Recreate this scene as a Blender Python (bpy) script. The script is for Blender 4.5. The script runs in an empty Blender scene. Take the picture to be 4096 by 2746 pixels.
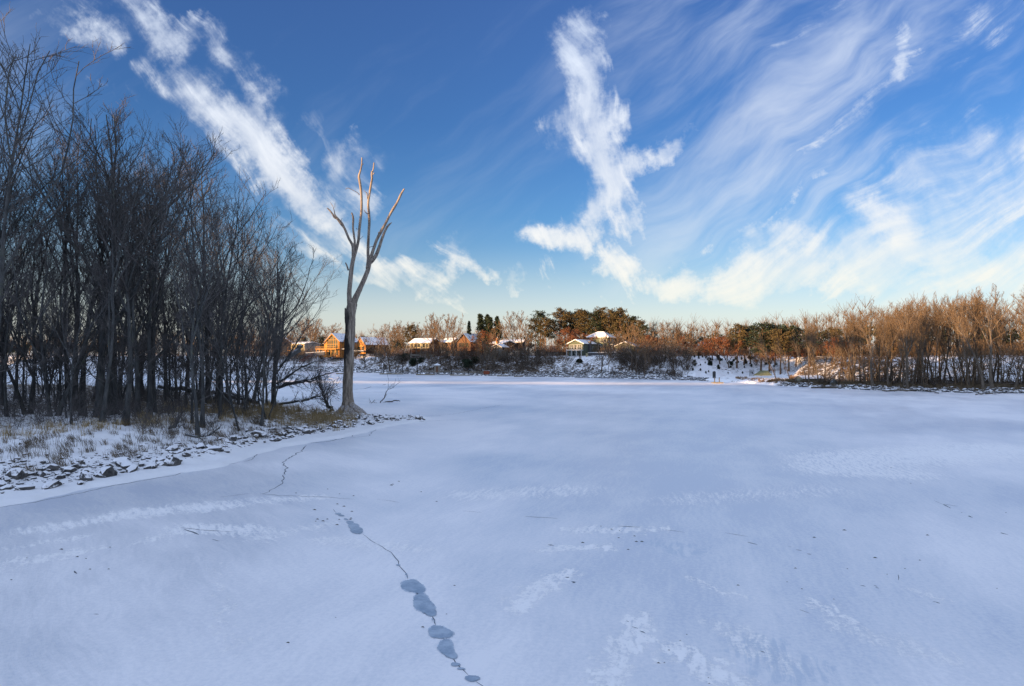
import bpy, math, random
import numpy as np
from mathutils import Vector, Matrix

R = math.radians
SC = bpy.context.scene
COL = SC.collection

# ------------------------------------------------------------------ camera, light, exposure
EYE = 6.0            # metres above the ice
F = 2731.0           # focal length in photo pixels (4096 wide)
HZ = 1430.0          # photo row of the horizon
CX = 2048.0
cam_d = bpy.data.cameras.new('camera')
cam = bpy.data.objects.new('camera', cam_d)
COL.objects.link(cam)
cam.location = (0, 0, EYE)
cam.rotation_euler = (R(90), 0, 0)
cam_d.sensor_width = 36.0
cam_d.lens = 36.0 * F / 4096.0
cam_d.shift_y = (HZ - 1373.0) / 4096.0
cam_d.clip_start = 0.1
cam_d.clip_end = 9000
SC.camera = cam

SUN_AZ = R(55)       # the light travels towards (+sin, +cos): low sun behind the camera, to the left
SUN_EL = R(7)
SKY_STRENGTH = 0.15
EXPOSURE = 1.92
SDIR = (math.sin(SUN_AZ), math.cos(SUN_AZ))
PERP = (math.cos(SUN_AZ), -math.sin(SUN_AZ))
sun_d = bpy.data.lights.new('sun', 'SUN')
sun_d.energy = 3.6
sun_d.color = (1.0, 0.60, 0.26)
sun_d.angle = R(0.45)
sun = bpy.data.objects.new('sun', sun_d)
COL.objects.link(sun)
to_sun = Vector((-SDIR[0] * math.cos(SUN_EL), -SDIR[1] * math.cos(SUN_EL), math.sin(SUN_EL)))
sun.rotation_euler = to_sun.to_track_quat('Z', 'Y').to_euler()
sun.location = (-60, -60, 60)

SC.view_settings.view_transform = 'Standard'
SC.view_settings.look = 'None'
SC.view_settings.gamma = 1
SC.view_settings.exposure = EXPOSURE
SC.view_settings.use_curve_mapping = False
SC.cycles.use_denoising = True
SC.cycles.denoising_input_passes = 'RGB_ALBEDO_NORMAL'
SC.cycles.denoising_prefilter = 'NONE'
SC.cycles.denoising_quality = 'HIGH'
SC.cycles.denoiser = 'OPENIMAGEDENOISE'
SC.cycles.max_bounces = 4
SC.cycles.diffuse_bounces = 2
SC.cycles.glossy_bounces = 2
SC.cycles.transmission_bounces = 2
SC.cycles.transparent_max_bounces = 8
SC.cycles.sample_clamp_indirect = 4
SC.cycles.use_adaptive_sampling = True
SC.cycles.adaptive_threshold = 0.006


# ------------------------------------------------------------------ node helpers
class NT:
    def __init__(self, tree):
        self.t = tree
        self.n = tree.nodes
        self.l = tree.links

    def new(self, typ, **kw):
        nd = self.n.new(typ)
        for k, v in kw.items():
            setattr(nd, k, v)
        return nd

    def put(self, sock, v):
        if isinstance(v, bpy.types.NodeSocket):
            self.l.new(v, sock)
        elif v is not None:
            sock.default_value = v

    def m(self, op, a=0.0, b=None, c=None, clamp=False):
        nd = self.new('ShaderNodeMath', operation=op, use_clamp=clamp)
        self.put(nd.inputs[0], a)
        if b is not None: self.put(nd.inputs[1], b)
        if c is not None: self.put(nd.inputs[2], c)
        return nd.outputs[0]

    def v(self, op, a, b=None, s=None, c=None):
        nd = self.new('ShaderNodeVectorMath', operation=op)
        self.put(nd.inputs[0], a)
        if b is not None: self.put(nd.inputs[1], b)
        if c is not None: self.put(nd.inputs[2], c)
        if s is not None: self.put(nd.inputs['Scale'], s)
        return nd.outputs['Value'] if op in ('LENGTH', 'DOT_PRODUCT', 'DISTANCE') else nd.outputs[0]

    def xyz(self, x=0.0, y=0.0, z=0.0):
        nd = self.new('ShaderNodeCombineXYZ')
        self.put(nd.inputs[0], x); self.put(nd.inputs[1], y); self.put(nd.inputs[2], z)
        return nd.outputs[0]

    def sep(self, v):
        nd = self.new('ShaderNodeSeparateXYZ')
        self.put(nd.inputs[0], v)
        return nd.outputs

    def noise(self, vec, scale=1.0, detail=4.0, rough=0.5, dist=0.0, color=False, lac=2.0, flat=False):
        nd = self.new('ShaderNodeTexNoise', noise_dimensions='2D' if flat else '3D')
        self.put(nd.inputs['Vector'], vec)
        nd.inputs['Scale'].default_value = scale
        nd.inputs['Detail'].default_value = detail
        nd.inputs['Roughness'].default_value = rough
        nd.inputs['Lacunarity'].default_value = lac
        nd.inputs['Distortion'].default_value = dist
        return nd.outputs['Color'] if color else nd.outputs['Fac']

    def map(self, v, a, b, c=0.0, d=1.0, smooth=True):
        nd = self.new('ShaderNodeMapRange', interpolation_type='SMOOTHSTEP' if smooth else 'LINEAR')
        self.put(nd.inputs['Value'], v)
        for nme, val in (('From Min', a), ('From Max', b), ('To Min', c), ('To Max', d)):
            self.put(nd.inputs[nme], val)
        return nd.outputs[0]

    def mix(self, f, a, b, mode='MIX'):
        nd = self.new('ShaderNodeMix', data_type='RGBA', blend_type=mode)
        self.put(nd.inputs[0], f)
        for s, val in ((nd.inputs[6], a), (nd.inputs[7], b)):
            if isinstance(val, bpy.types.NodeSocket): self.l.new(val, s)
            else: s.default_value = (val[0], val[1], val[2], 1)
        return nd.outputs[2]

    def ramp(self, f, stops):
        nd = self.new('ShaderNodeValToRGB')
        self.put(nd.inputs[0], f)
        e = nd.color_ramp.elements
        while len(e) < len(stops): e.new(0.5)
        for k, (p, c) in enumerate(stops):
            e[k].position = p
            e[k].color = (c[0], c[1], c[2], 1)
        return nd.outputs[0]


def capsules(n, P, items):
    """one soft stroke per item (ax, ay, bx, by, radius, strength): 1 inside, fading to 0 past the radius"""
    prev = None
    for i, (ax, ay, bx, by, r, s) in enumerate(items):
        if i and i % 8 == 0:   # chains the strokes so that few values are alive at once
            P = n.v('MULTIPLY_ADD', prev, (0, 0, 1e-7), c=P)
        ux, uy = bx - ax, by - ay + 1e-5
        L2 = ux * ux + uy * uy
        h = n.m('ADD', n.v('DOT_PRODUCT', P, (ux / L2, uy / L2, 0)), -(ax * ux + ay * uy) / L2, clamp=True)
        q = n.v('MULTIPLY_ADD', h, (ux, uy, 0), c=(ax, ay, 0))
        k = n.map(n.v('DISTANCE', P, q), 0.0, r, 1 - s, 1.0)
        prev = k if prev is None else n.m('MULTIPLY', prev, k)
    return n.m('SUBTRACT', 1.0, prev)


# ------------------------------------------------------------------ world: Nishita sky and cirrus
CLOUDS = [  # strokes of cirrus: direction x/y and z/y of their two ends, in thousandths of the photo shown 2339 wide
    (70, 20, 190, 62, 22, .45), (170, 66, 262, 96, 24, .75), (290, 5, 360, 70, 40, .55), (345, 60, 395, 112, 34, .85), (120, -20, 330, 10, 30, .4),
    (440, 60, 500, 130, 20, .45), (500, 130, 590, 205, 28, .6), (590, 195, 628, 262, 30, .7), (430, 215, 520, 270, 46, .5), (400, 170, 480, 200, 24, .35),
    (480, 250, 600, 330, 46, .85), (560, 260, 640, 350, 42, .9), (590, 330, 690, 430, 52, .95), (650, 390, 770, 510, 42, .95), (760, 500, 850, 590, 30, .8),
    (200, 190, 330, 235, 12, .3), (340, 150, 400, 200, 20, .4), (720, 270, 790, 350, 20, .35), (790, 340, 862, 360, 34, .45), (790, 380, 855, 470, 36, .6), (850, 440, 860, 480, 26, .5),
    (600, 500, 720, 560, 24, .4), (680, 560, 800, 610, 30, .55), (760, 600, 900, 640, 22, .5),
    (870, 585, 1010, 640, 26, .75), (1010, 640, 1040, 630, 12, .4), (830, 645, 960, 692, 32, .8), (960, 690, 1065, 712, 22, .7), (1035, 545, 1060, 610, 26, .6), (1045, 600, 1110, 645, 18, .9), (1110, 645, 1200, 672, 12, .75),
    (1345, 50, 1305, 100, 28, .45), (1290, 100, 1310, 170, 34, .7), (1330, 60, 1350, 160, 30, .6), (1310, 160, 1335, 240, 40, .8), (1335, 240, 1385, 320, 48, .9), (1265, 280, 1330, 330, 26, .7), (1300, 340, 1380, 370, 40, .65), (1410, 255, 1395, 330, 20, .6),
    (1385, 330, 1395, 420, 44, .95), (1400, 420, 1385, 520, 40, .9), (1420, 395, 1500, 345, 28, .85), (1490, 350, 1565, 300, 20, .7), (1430, 400, 1455, 540, 34, .7), (1460, 440, 1450, 560, 16, .6),
    (1235, 534, 1290, 556, 18, .9), (1290, 552, 1370, 580, 24, .95), (1370, 575, 1460, 630, 28, .95), (1385, 510, 1385, 580, 30, .9), (1430, 610, 1560, 655, 38, .98), (1540, 650, 1700, 682, 38, .98), (1590, 620, 1700, 620, 38, .9),
    (1680, 600, 1830, 570, 42, .85), (1640, 660, 1900, 625, 44, .8), (1570, 535, 1600, 560, 22, .75), (1540, 580, 1620, 590, 18, .4), (1700, 530, 1840, 548, 34, .7), (1760, 505, 1790, 520, 24, .7), (1790, 455, 1870, 392, 15, .65), (1770, 500, 1800, 450, 14, .5),
    (1985, 500, 2045, 510, 34, .85), (2020, 520, 2080, 580, 34, .85), (1990, 590, 2350, 650, 70, .7), (1900, 540, 2000, 620, 70, .55), (2080, 520, 2400, 390, 75, .75), (2120, 600, 2400, 520, 65, .7),
    (2100, 400, 2400, 270, 60, .62), (1950, 430, 2150, 330, 60, .45), (1880, 660, 1990, 655, 22, .6), (2075, 40, 2035, 160, 26, .6), (2035, 160, 1960, 250, 26, .55), (1960, 250, 1840, 340, 36, .35), (1730, 240, 1800, 240, 26, .35),
    (1840, 130, 1960, 30, 50, .38), (1780, 210, 1900, 120, 44, .34), (2150, 110, 2330, -40, 60, .25), (1900, 690, 2300, 675, 30, .35), (1130, 632, 1330, 650, 14, .35), (1365, 690, 1430, 694, 12, .55), (1850, 655, 1870, 660, 10, .4), (1650, 655, 2420, 615, 62, .5), (1045, 645, 1440, 640, 26, .4),
]


def build_world():
    w = bpy.data.worlds.new('World')
    SC.world = w
    w.use_nodes = True
    w.cycles.sample_map_resolution = 512
    w.cycles.sampling_method = 'MANUAL'
    n = NT(w.node_tree)
    n.n.clear()
    out = n.new('ShaderNodeOutputWorld')
    bg = n.new('ShaderNodeBackground')
    n.l.new(bg.outputs[0], out.inputs[0])
    bg.inputs['Strength'].default_value = SKY_STRENGTH
    sky = n.new('ShaderNodeTexSky', sky_type='NISHITA')
    sky.sun_disc = False
    sky.sun_elevation = SUN_EL
    sky.sun_rotation = math.pi + SUN_AZ
    sky.altitude = 300
    sky.air_density = 1.0
    sky.dust_density = 0.6
    sky.ozone_density = 2.0
    co = n.new('ShaderNodeTexCoord')
    d = co.outputs['Generated']
    dx, dy, dz = n.sep(d)
    skyc = n.mix(1.0, sky.outputs[0], SKY_TINT, 'MULTIPLY')
    # elevation-dependent clarity of the air: deeper blue high up, pale near the horizon
    el = n.map(dz, 0.0, 0.5, 0, 1, smooth=False)
    skyc = n.mix(1.0, skyc, n.ramp(el, SKY_RAMP), 'MULTIPLY')
    # gnomonic direction coordinates ahead (+Y)
    yy = n.m('MAXIMUM', dy, 0.12)
    X = n.m('DIVIDE', dx, yy)
    Z = n.m('DIVIDE', dz, yy)
    U = n.m('MULTIPLY_ADD', X, 1.5596, 1.1695)
    V = n.m('MULTIPLY_ADD', Z, -1.5596, 0.8167)
    P = n.xyz(U, V, 0)
    # wispy domain warp
    w1 = n.v('SUBTRACT', n.noise(P, 3.0, 2, .5, color=True, flat=True), (.5, .5, .5))
    w2 = n.v('SUBTRACT', n.noise(P, 8.0, 5, .66, color=True, flat=True), (.5, .5, .5))
    PW = n.v('ADD', P, n.v('SCALE', w1, s=.10))
    PW = n.v('ADD', PW, n.v('SCALE', w2, s=.115))
    M = capsules(n, PW, [(a / 1000, b / 1000, c / 1000, e / 1000, (r * 1.5 + 13) / 1000, s) for a, b, c, e, r, s in CLOUDS])
    # fibres: noise drawn out along the wind, down-right on the left, upright in the middle plume, up-right on the right
    PF = n.v('ADD', P, n.v('SCALE', w1, s=.12))
    def fib(ang, sx, sy):
        r = n.new('ShaderNodeVectorRotate', rotation_type='Z_AXIS')
        n.l.new(PF, r.inputs['Vector']); r.inputs['Angle'].default_value = R(ang)
        return n.noise(n.v('MULTIPLY', r.outputs[0], (sx, sy, 1)), 1.0, 6, .60, flat=True)
    f1, f2, f3 = fib(-48, 4.5, 22), fib(-68, 5.5, 22), fib(33, 2.4, 19)
    s1, s2 = n.map(U, 1.0, 1.25), n.map(U, 1.42, 1.62)
    fa = n.m('MULTIPLY_ADD', n.m('SUBTRACT', f2, f1), s1, f1)
    fa = n.m('MULTIPLY_ADD', n.m('SUBTRACT', f3, fa), s2, fa)
    fb = n.noise(PF, 7.5, 6, .62, flat=True)
    fn = n.m('SUBTRACT', n.m('MULTIPLY_ADD', fa, .62, n.m('MULTIPLY', fb, .38)), .5)
    # fibres fray the soft edges and leave the cores solid
    dens = n.m('POWER', n.m('MINIMUM', M, .98), n.map(fn, -.17, .15, 4.2, .45, smooth=False))
    dens = n.m('MULTIPLY', dens, n.map(fn, -.2, .2, .72, 1.02))
    # very thin veil, stronger to the right and low down
    veil = n.m('MULTIPLY', n.map(fib(36, .9, 4.2), .38, .78, 0, .66), n.map(U, 1.1, 2.0, .22, 1.15))
    low = n.map(dz, .0, .17, .55, 0)
    dens = n.m('MAXIMUM', dens, veil)
    # heavier cirrus added over the unseen rest of the dome to brighten the snow
    q = n.v('SCALE', n.xyz(dx, dy, 0), s=n.m('DIVIDE', 1.0, n.m('ADD', n.m('MAXIMUM', dz, 0.0), .12)))
    gen = n.map(n.noise(n.v('MULTIPLY', q, (1.0, .45, 1)), 1.3, 5, .6, flat=True), .38, .62, .1, .9)
    inview = n.m('MULTIPLY', n.map(dy, .30, .5), n.m('MULTIPLY', n.map(V, -.45, -.1), n.m('MULTIPLY', n.map(U, -.5, -.15), n.map(U, 2.9, 2.5))))
    dens = n.m('ADD', n.m('MULTIPLY', dens, inview), n.m('MULTIPLY', gen, n.m('SUBTRACT', 1.0, inview)))
    dens = n.m('MULTIPLY', dens, n.map(dz, -.02, .07, .1, 1))
    dens = n.m('MAXIMUM', dens, low)
    ccol = n.ramp(n.map(dz, 0, .5, 0, 1, smooth=False), CLOUD_RAMP)
    ccol = n.mix(1.0, ccol, (CLOUD_GAIN,) * 3, 'MULTIPLY')
    # cloud towards the sun, out of view, boosted brighter and bluer to light the snow
    glow = n.m('POWER', n.m('MAXIMUM', n.v('DOT_PRODUCT', d, tuple(to_sun)), 0.0), 2.0)
    ccol = n.mix(1.0, ccol, n.mix(glow, (1, 1, 1), (1.9, 2.1, 2.5)), 'MULTIPLY')
    col = n.mix(dens, skyc, ccol)
    n.l.new(col, bg.inputs['Color'])


SKY_TINT = (1.0, 1.0, 1.0)
SKY_RAMP = [(0.0, (.33, .33, .60)), (.06, (.34, .34, .52)), (.12, (.29, .315, .44)), (.22, (.245, .29, .385)), (.4, (.155, .245, .37)), (.64, (.13, .215, .36)), (1.0, (.16, .22, .38))]
CLOUD_RAMP = [(0.0, (.62, .64, .68)), (.06, (.70, .73, .71)), (.12, (.92, .905, .80)), (.22, (.93, .92, .85)), (.4, (.88, .90, .93)), (1.0, (.72, .83, 1.02))]
CLOUD_GAIN = 1.85
build_world()

# ------------------------------------------------------------------ object helpers
def tag(o, label=None, cat=None, group=None, kind=None):
    if label: o['label'] = label
    if cat: o['category'] = cat
    if group: o['group'] = group
    if kind: o['kind'] = kind
    return o


def link(name, me, parent=None, loc=None):
    o = bpy.data.objects.new(name, me)
    COL.objects.link(o)
    if parent is not None: o.parent = parent
    if loc is not None: o.location = loc
    return o


def root(name, label, cat, loc=(0, 0, 0), rz=0.0, group=None):
    o = bpy.data.objects.new(name, None)
    COL.objects.link(o)
    o.location = loc
    o.rotation_euler = (0, 0, rz)
    o.empty_display_size = .2
    return tag(o, label, cat, group)


def mesh(name, V, FQ, mat, smooth=False, ft=None):
    """V (n,3); FQ (m,4) quads and ft (k,3) triangles"""
    me = bpy.data.meshes.new(name)
    V = np.asarray(V, np.float32)
    q = np.asarray(FQ, np.int32).reshape(-1, 4) if FQ is not None and len(FQ) else np.zeros((0, 4), np.int32)
    t = np.asarray(ft, np.int32).reshape(-1, 3) if ft is not None and len(ft) else np.zeros((0, 3), np.int32)
    me.vertices.add(len(V))
    me.vertices.foreach_set('co', V.ravel())
    me.loops.add(q.size + t.size)
    me.loops.foreach_set('vertex_index', np.concatenate([q.ravel(), t.ravel()]))
    me.polygons.add(len(q) + len(t))
    st = np.concatenate([np.arange(len(q)) * 4, q.size + np.arange(len(t)) * 3]).astype(np.int32)
    me.polygons.foreach_set('loop_start', st)
    if smooth:
        me.polygons.foreach_set('use_smooth', np.ones(len(q) + len(t), bool))
    me.update(calc_edges=True)
    me.validate()
    if mat is not None: me.materials.append(mat)
    return me


class MB:
    """collects boxes, prisms and tubes into one mesh"""
    def __init__(self):
        self.V, self.Fs = [], []

    def add(self, v, f):
        b = len(self.V)
        self.V += [tuple(p) for p in v]
        self.Fs += [tuple(i + b for i in q) for q in f]
        return self

    def box(self, x0, x1, y0, y1, z0, z1):
        v = [(x0, y0, z0), (x1, y0, z0), (x1, y1, z0), (x0, y1, z0), (x0, y0, z1), (x1, y0, z1), (x1, y1, z1), (x0, y1, z1)]
        return self.add(v, [(0, 3, 2, 1), (4, 5, 6, 7), (0, 1, 5, 4), (1, 2, 6, 5), (2, 3, 7, 6), (3, 0, 4, 7)])

    def prism(self, poly, y0, y1, axis='y'):
        """polygon in (x,z) (or (y,z) for axis x) extruded"""
        n = len(poly)
        if axis == 'y':
            v = [(a, y0, b) for a, b in poly] + [(a, y1, b) for a, b in poly]
        else:
            v = [(y0, a, b) for a, b in poly] + [(y1, a, b) for a, b in poly]
        f = [tuple(range(n)), tuple(range(2 * n - 1, n - 1, -1))]
        f += [(i, i + n, (i + 1) % n + n, (i + 1) % n) for i in range(n)]
        return self.add(v, f)

    def bar(self, p, q, w, k=4):
        p, q = Vector(p), Vector(q)
        d = (q - p).normalized()
        a = d.orthogonal().normalized() if abs(d.z) < .99 else Vector((1, 0, 0))
        if abs(d.z) < .99:
            a = d.cross(Vector((0, 0, 1))).normalized()
        b = d.cross(a)
        ring = [(a * math.cos(t) + b * math.sin(t)) * w for t in [2 * math.pi * (i + .5) / k for i in range(k)]]
        v = [p + r for r in ring] + [q + r for r in ring]
        f = [(i, (i + 1) % k, (i + 1) % k + k, i + k) for i in range(k)] + [tuple(range(k - 1, -1, -1)), tuple(range(k, 2 * k))]
        return self.add(v, f)

    def build(self, name, mat, parent=None, loc=None, smooth=False):
        me = bpy.data.meshes.new(name)
        me.from_pydata([tuple(p) for p in self.V], [], self.Fs)
        me.update()
        if smooth: me.polygons.foreach_set('use_smooth', np.ones(len(me.polygons), bool))
        me.materials.append(mat)
        return link(name, me, parent, loc)


def box(name, mat, parent, *b):
    return MB().box(*b).build(name, mat, parent)


# ------------------------------------------------------------------ value noise (numpy)
_rs = np.random.RandomState(7)
_T = _rs.rand(512, 512).astype(np.float32)


def vnoise(x, y):
    xi, yi = np.floor(x).astype(int), np.floor(y).astype(int)
    fx, fy = x - xi, y - yi
    fx = fx * fx * (3 - 2 * fx); fy = fy * fy * (3 - 2 * fy)
    a, b, c, d = _T[xi & 511, yi & 511], _T[(xi + 1) & 511, yi & 511], _T[xi & 511, (yi + 1) & 511], _T[(xi + 1) & 511, (yi + 1) & 511]
    return (a * (1 - fx) + b * fx) * (1 - fy) + (c * (1 - fx) + d * fx) * fy - .5


def fbm(x, y, oct=4, gain=.5):
    s, a = 0, 1
    for k in range(oct):
        s = s + a * vnoise(x * 2 ** k + 17.3 * k, y * 2 ** k + 5.1 * k)
        a *= gain
    return s


def sstep(a, b, x):
    t = np.clip((x - a) / (b - a), 0, 1)
    return t * t * (3 - 2 * t)


# ------------------------------------------------------------------ placing by bearing
def G(py, z=0.0):
    return (EYE - z) * F / (py - HZ)


def W(px, py, D):
    return Vector(((px - CX) / F * D, D, EYE - (py - HZ) / F * D))


# near bank: outline of the wooded point on the left
LAND = np.array([(-60, 5), (-24, 13), (-21.6, 22), (-20.8, 27.8), (-18.8, 31.8), (-17.6, 35), (-15.9, 37.9), (-15.6, 42), (-15.2, 46), (-12.9, 50.7),
                 (-11.6, 55), (-10.6, 59), (-8.6, 63.5), (-8.2, 67.2), (-9.5, 68.6), (-12, 69.2), (-14.4, 70.4), (-19, 72.5), (-24, 76), (-29, 84), (-37, 97),
                 (-50, 110), (-68, 121), (-120, 133), (-260, 150), (-300, 60), (-200, -20)], float)


def land_dist(x, y):
    """signed distance to the outline, positive on land"""
    x = np.asarray(x, float); y = np.asarray(y, float)
    best = np.full(x.shape, 1e9); ins = np.zeros(x.shape, bool)
    n = len(LAND)
    for i in range(n):
        (ax, ay), (bx, by) = LAND[i], LAND[(i + 1) % n]
        dx, dy = bx - ax, by - ay
        t = np.clip(((x - ax) * dx + (y - ay) * dy) / (dx * dx + dy * dy), 0, 1)
        best = np.minimum(best, np.hypot(x - ax - t * dx, y - ay - t * dy))
        c = ((ay > y) != (by > y))
        with np.errstate(divide='ignore', invalid='ignore'):
            xc = ax + (y - ay) * dx / (dy if dy else 1e-9)
        ins ^= c & (x < xc)
    return np.where(ins, best, -best)


def znear(x, y):
    x = np.asarray(x, float); y = np.asarray(y, float)
    d = land_dist(x, y) + .9 * fbm(x * .35, y * .35, 3)
    z = 1.35 * sstep(0, 13, d) + .16 * sstep(-.05, .5, d) - .25 * sstep(.1, -1.5, d)
    lump = sstep(.5, 3, d)
    z = z + lump * (.46 * fbm(x * .6, y * .45, 4) + .12 * fbm(x * 2.3, y * 1.7, 3))
    return z


# far shore: one profile per bearing (photo column): shoreline row, width of low flat, bank height
S_PX = [-2500, -800, 600, 1100, 1420, 1700, 2000, 2300, 2600, 2800, 2950, 3080, 3250, 3500, 3700, 3900, 4096, 4400, 5200, 6500]
S_PY = [1476, 1478, 1481, 1484, 1490, 1499, 1505, 1511, 1518, 1524, 1532, 1542, 1551, 1562, 1567, 1574, 1574, 1578, 1590, 1610]
W_PX = [1100, 2650, 2780, 2900, 3050, 3200, 3350, 3600, 4100, 5000]
W_W = [3, 3, 6, 24, 42, 30, 22, 26, 28, 28]


def shoreD(px):
    return EYE * F / (np.interp(px, S_PX, S_PY) + 1.2 * vnoise(px / 23., px * 0) - HZ)


def zfar(x, y):
    x = np.asarray(x, float); y = np.asarray(y, float)
    px = CX + F * x / y
    Ds = shoreD(px)
    w = np.interp(px, W_PX, W_W)
    slope = np.interp(px, [1100, 2200, 2700, 3200, 4100], [22, 23, 26, 26, 27])
    d = y - Ds
    n1 = fbm(x * .05, y * .05, 3)
    low = .55 * sstep(0, 2.2, d) + np.minimum(np.maximum(d, 0), 60) * .008
    foot = w + 2.5 * n1
    b = np.clip((d - foot) / slope, 0, 1)
    prof = b ** .9 * (1.25 - .25 * b)
    top = 6.25 + .5 * n1 + .004 * np.maximum(d - w - slope, 0)
    # the ramp road that climbs through the gap at the landing
    ramp = np.exp(-((px - (3120 + 1.7 * np.maximum(d - 14, 0))) / 38.) ** 2) * sstep(10, 25, d)
    prof = prof * (1 - .55 * ramp * sstep(1.0, .5, b))
    z = low + (top - low) * prof
    rough = sstep(.3, 2, d) * (1 - ramp)
    z = z + rough * (.5 * fbm(x * .22, y * .22, 3) + .22 * fbm(x * 1.1, y * 1.1, 3)) * (1 - .6 * sstep(.9, 1.05, b))
    return np.where(d < 0, -.35 + .0 * d, z)


def zone(px, cuts, words):
    for c, w in zip(cuts, words):
        if px < c: return w
    return words[-1]


def zf(x, y): return float(zfar(np.array([x]), np.array([y]))[0])
def zn(x, y): return float(znear(np.array([x]), np.array([y]))[0])


def near_at(px, py):
    """ground point on the near bank seen at a photo position"""
    z = .6
    for _ in range(12):
        D = G(py, z)
        x = (px - CX) / F * D
        z = .6 * z + .4 * max(0, zn(x, D))
    return x, D, z


# ------------------------------------------------------------------ materials
def mat(name, fn, rough=.8, spec=.25):
    m = bpy.data.materials.new(name)
    m.use_nodes = True
    n = NT(m.node_tree)
    p = n.n['Principled BSDF']
    p.inputs['Roughness'].default_value = rough
    p.inputs['Specular IOR Level'].default_value = spec
    fn(n, p)
    return m


def bump(n, p, h, strength=.5, dist=.05):
    b = n.new('ShaderNodeBump')
    b.inputs['Strength'].default_value = strength
    b.inputs['Distance'].default_value = dist
    n.l.new(h, b.inputs['Height'])
    n.l.new(b.outputs[0], p.inputs['Normal'])


def base(n, p, c):
    n.put(p.inputs['Base Color'], c if isinstance(c, bpy.types.NodeSocket) else (c[0], c[1], c[2], 1))


def obj_co(n): return n.new('ShaderNodeTexCoord').outputs['Object']
def pos(n): return n.new('ShaderNodeNewGeometry').outputs['Position']
def normal_z(n): return n.sep(n.new('ShaderNodeNewGeometry').outputs['Normal'])[2]
def rnd(n): return n.new('ShaderNodeObjectInfo').outputs['Random']


def plain(name, c, var=.25, rough=.75, scale=3.0, spec=.25, bmp=.0):
    def f(n, p):
        co = obj_co(n)
        q = n.noise(co, scale, 5, .6)
        a = tuple(k * (1 - var) for k in c); b = tuple(min(1, k * (1 + var)) for k in c)
        base(n, p, n.mix(n.map(q, .3, .7), a, b))
        if bmp: bump(n, p, n.noise(co, scale * 4, 4, .6), .5, bmp)
    return mat(name, f, rough, spec)


def bark(name, c1, c2, snow=0.0, scale=1.0, lichen=None):
    def f(n, p):
        co = obj_co(n)
        q = n.noise(n.v('MULTIPLY', co, (6 * scale, 6 * scale, .9 * scale)), 1.0, 6, .65)
        col = n.mix(n.map(q, .35, .65), c1, c2)
        v = n.noise(co, .35, 3, .5)
        col = n.mix(n.map(v, .4, .62, 0, .45), col, tuple(k * 1.5 for k in c2))
        col = n.mix(n.m('MULTIPLY', rnd(n), .35), col, tuple(k * .55 for k in c1))
        if lichen:
            g = n.noise(n.v('MULTIPLY', co, (1, 1, .5)), 1.4, 6, .7)
            col = n.mix(n.map(g, .55, .68, 0, .5), col, lichen)
        if snow:
            s = n.m('MULTIPLY', n.map(normal_z(n), .5, .8), n.map(n.noise(co, 1.7, 4, .6), .42, .55))
            col = n.mix(n.m('MULTIPLY', s, snow), col, (.80, .82, .86))
        base(n, p, col)
        bump(n, p, q, .7, .04)
    return mat(name, f, .9, .15)


M = {}
M['bark_dark'] = bark('dark_maple_bark', (.032, .034, .037), (.105, .108, .105), .5, lichen=(.13, .14, .09))
M['twig_dark'] = plain('dark_twigs', (.098, .090, .086), .35)
M['bark_far'] = bark('brown_bark', (.050, .038, .028), (.13, .10, .075), .5)
M['twig_brown'] = plain('brown_twigs', (.150, .098, .056), .35)
M['twig_right'] = plain('tan_brown_twigs', (.145, .100, .060), .3)
M['bark_right'] = bark('grey_brown_bark', (.055, .045, .036), (.16, .13, .10), .5)
M['twig_red'] = plain('reddish_twigs', (.16, .062, .034), .3)
M['needle'] = plain('pine_needles', (.020, .032, .018), .5, scale=.8)
M['needle_sunlit'] = plain('sunlit_pine_needles', (.070, .055, .024), .5, scale=.8)  # low sunlight on the pines put into the needle colour
M['pine_bark'] = bark('pine_bark', (.07, .045, .03), (.20, .125, .075), .2)
M['rust_grass'] = plain('rust_grass', (.19, .12, .065), .4, scale=1.5)
M['russet'] = plain('russet_oak_leaves', (.135, .055, .028), .45, scale=1.5)


def _dead(n, p):
    co = obj_co(n)
    st = n.noise(n.v('MULTIPLY', co, (5.0, 5.0, .55)), 1.0, 8, .7)
    st2 = n.noise(n.v('MULTIPLY', co, (14.0, 14.0, 1.2)), 1.0, 5, .6)
    col = n.ramp(st, [(.30, (.05, .04, .033)), (.42, (.20, .165, .13)), (.53, (.34, .285, .23)), (.66, (.52, .46, .39))])
    col = n.mix(n.map(st2, .45, .62, 0, .55), col, (.12, .105, .09))
    # remaining bark: a dark strip on the left flank up to the fork
    x, y, z = n.sep(co)
    nz = n.m('SUBTRACT', n.noise(n.v('MULTIPLY', co, (1.6, 1.6, .5)), 1.0, 6, .65), .5)
    e = n.m('ADD', n.m('MULTIPLY', n.m('SUBTRACT', x, .20), -1.2), n.m('MULTIPLY', nz, 2.2))
    m1 = n.m('MULTIPLY', n.map(z, 4.0, 6.2), n.map(z, 12.2, 10.0))
    dark = n.m('MULTIPLY', n.map(e, -.12, .12), m1)
    col = n.mix(dark, col, n.mix(n.map(st2, .4, .6), (.020, .019, .019), (.055, .05, .046)))
    # bare wood above is greyer
    col = n.mix(n.map(z, 8, 16, 0, .75), col, n.mix(n.map(st, .35, .6), (.15, .125, .105), (.34, .285, .235)))
    snow = n.m('MULTIPLY', n.map(normal_z(n), .42, .62), n.map(z, 2.2, 1.2))
    col = n.mix(n.m('MULTIPLY', snow, n.map(st2, .45, .62, .0, .55)), col, (.8, .82, .86))
    base(n, p, col)
    bump(n, p, n.m('ADD', st, n.m('MULTIPLY', st2, .4)), 1.0, .10)


M['dead'] = mat('weathered_dead_wood', _dead, .85, .2)


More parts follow.
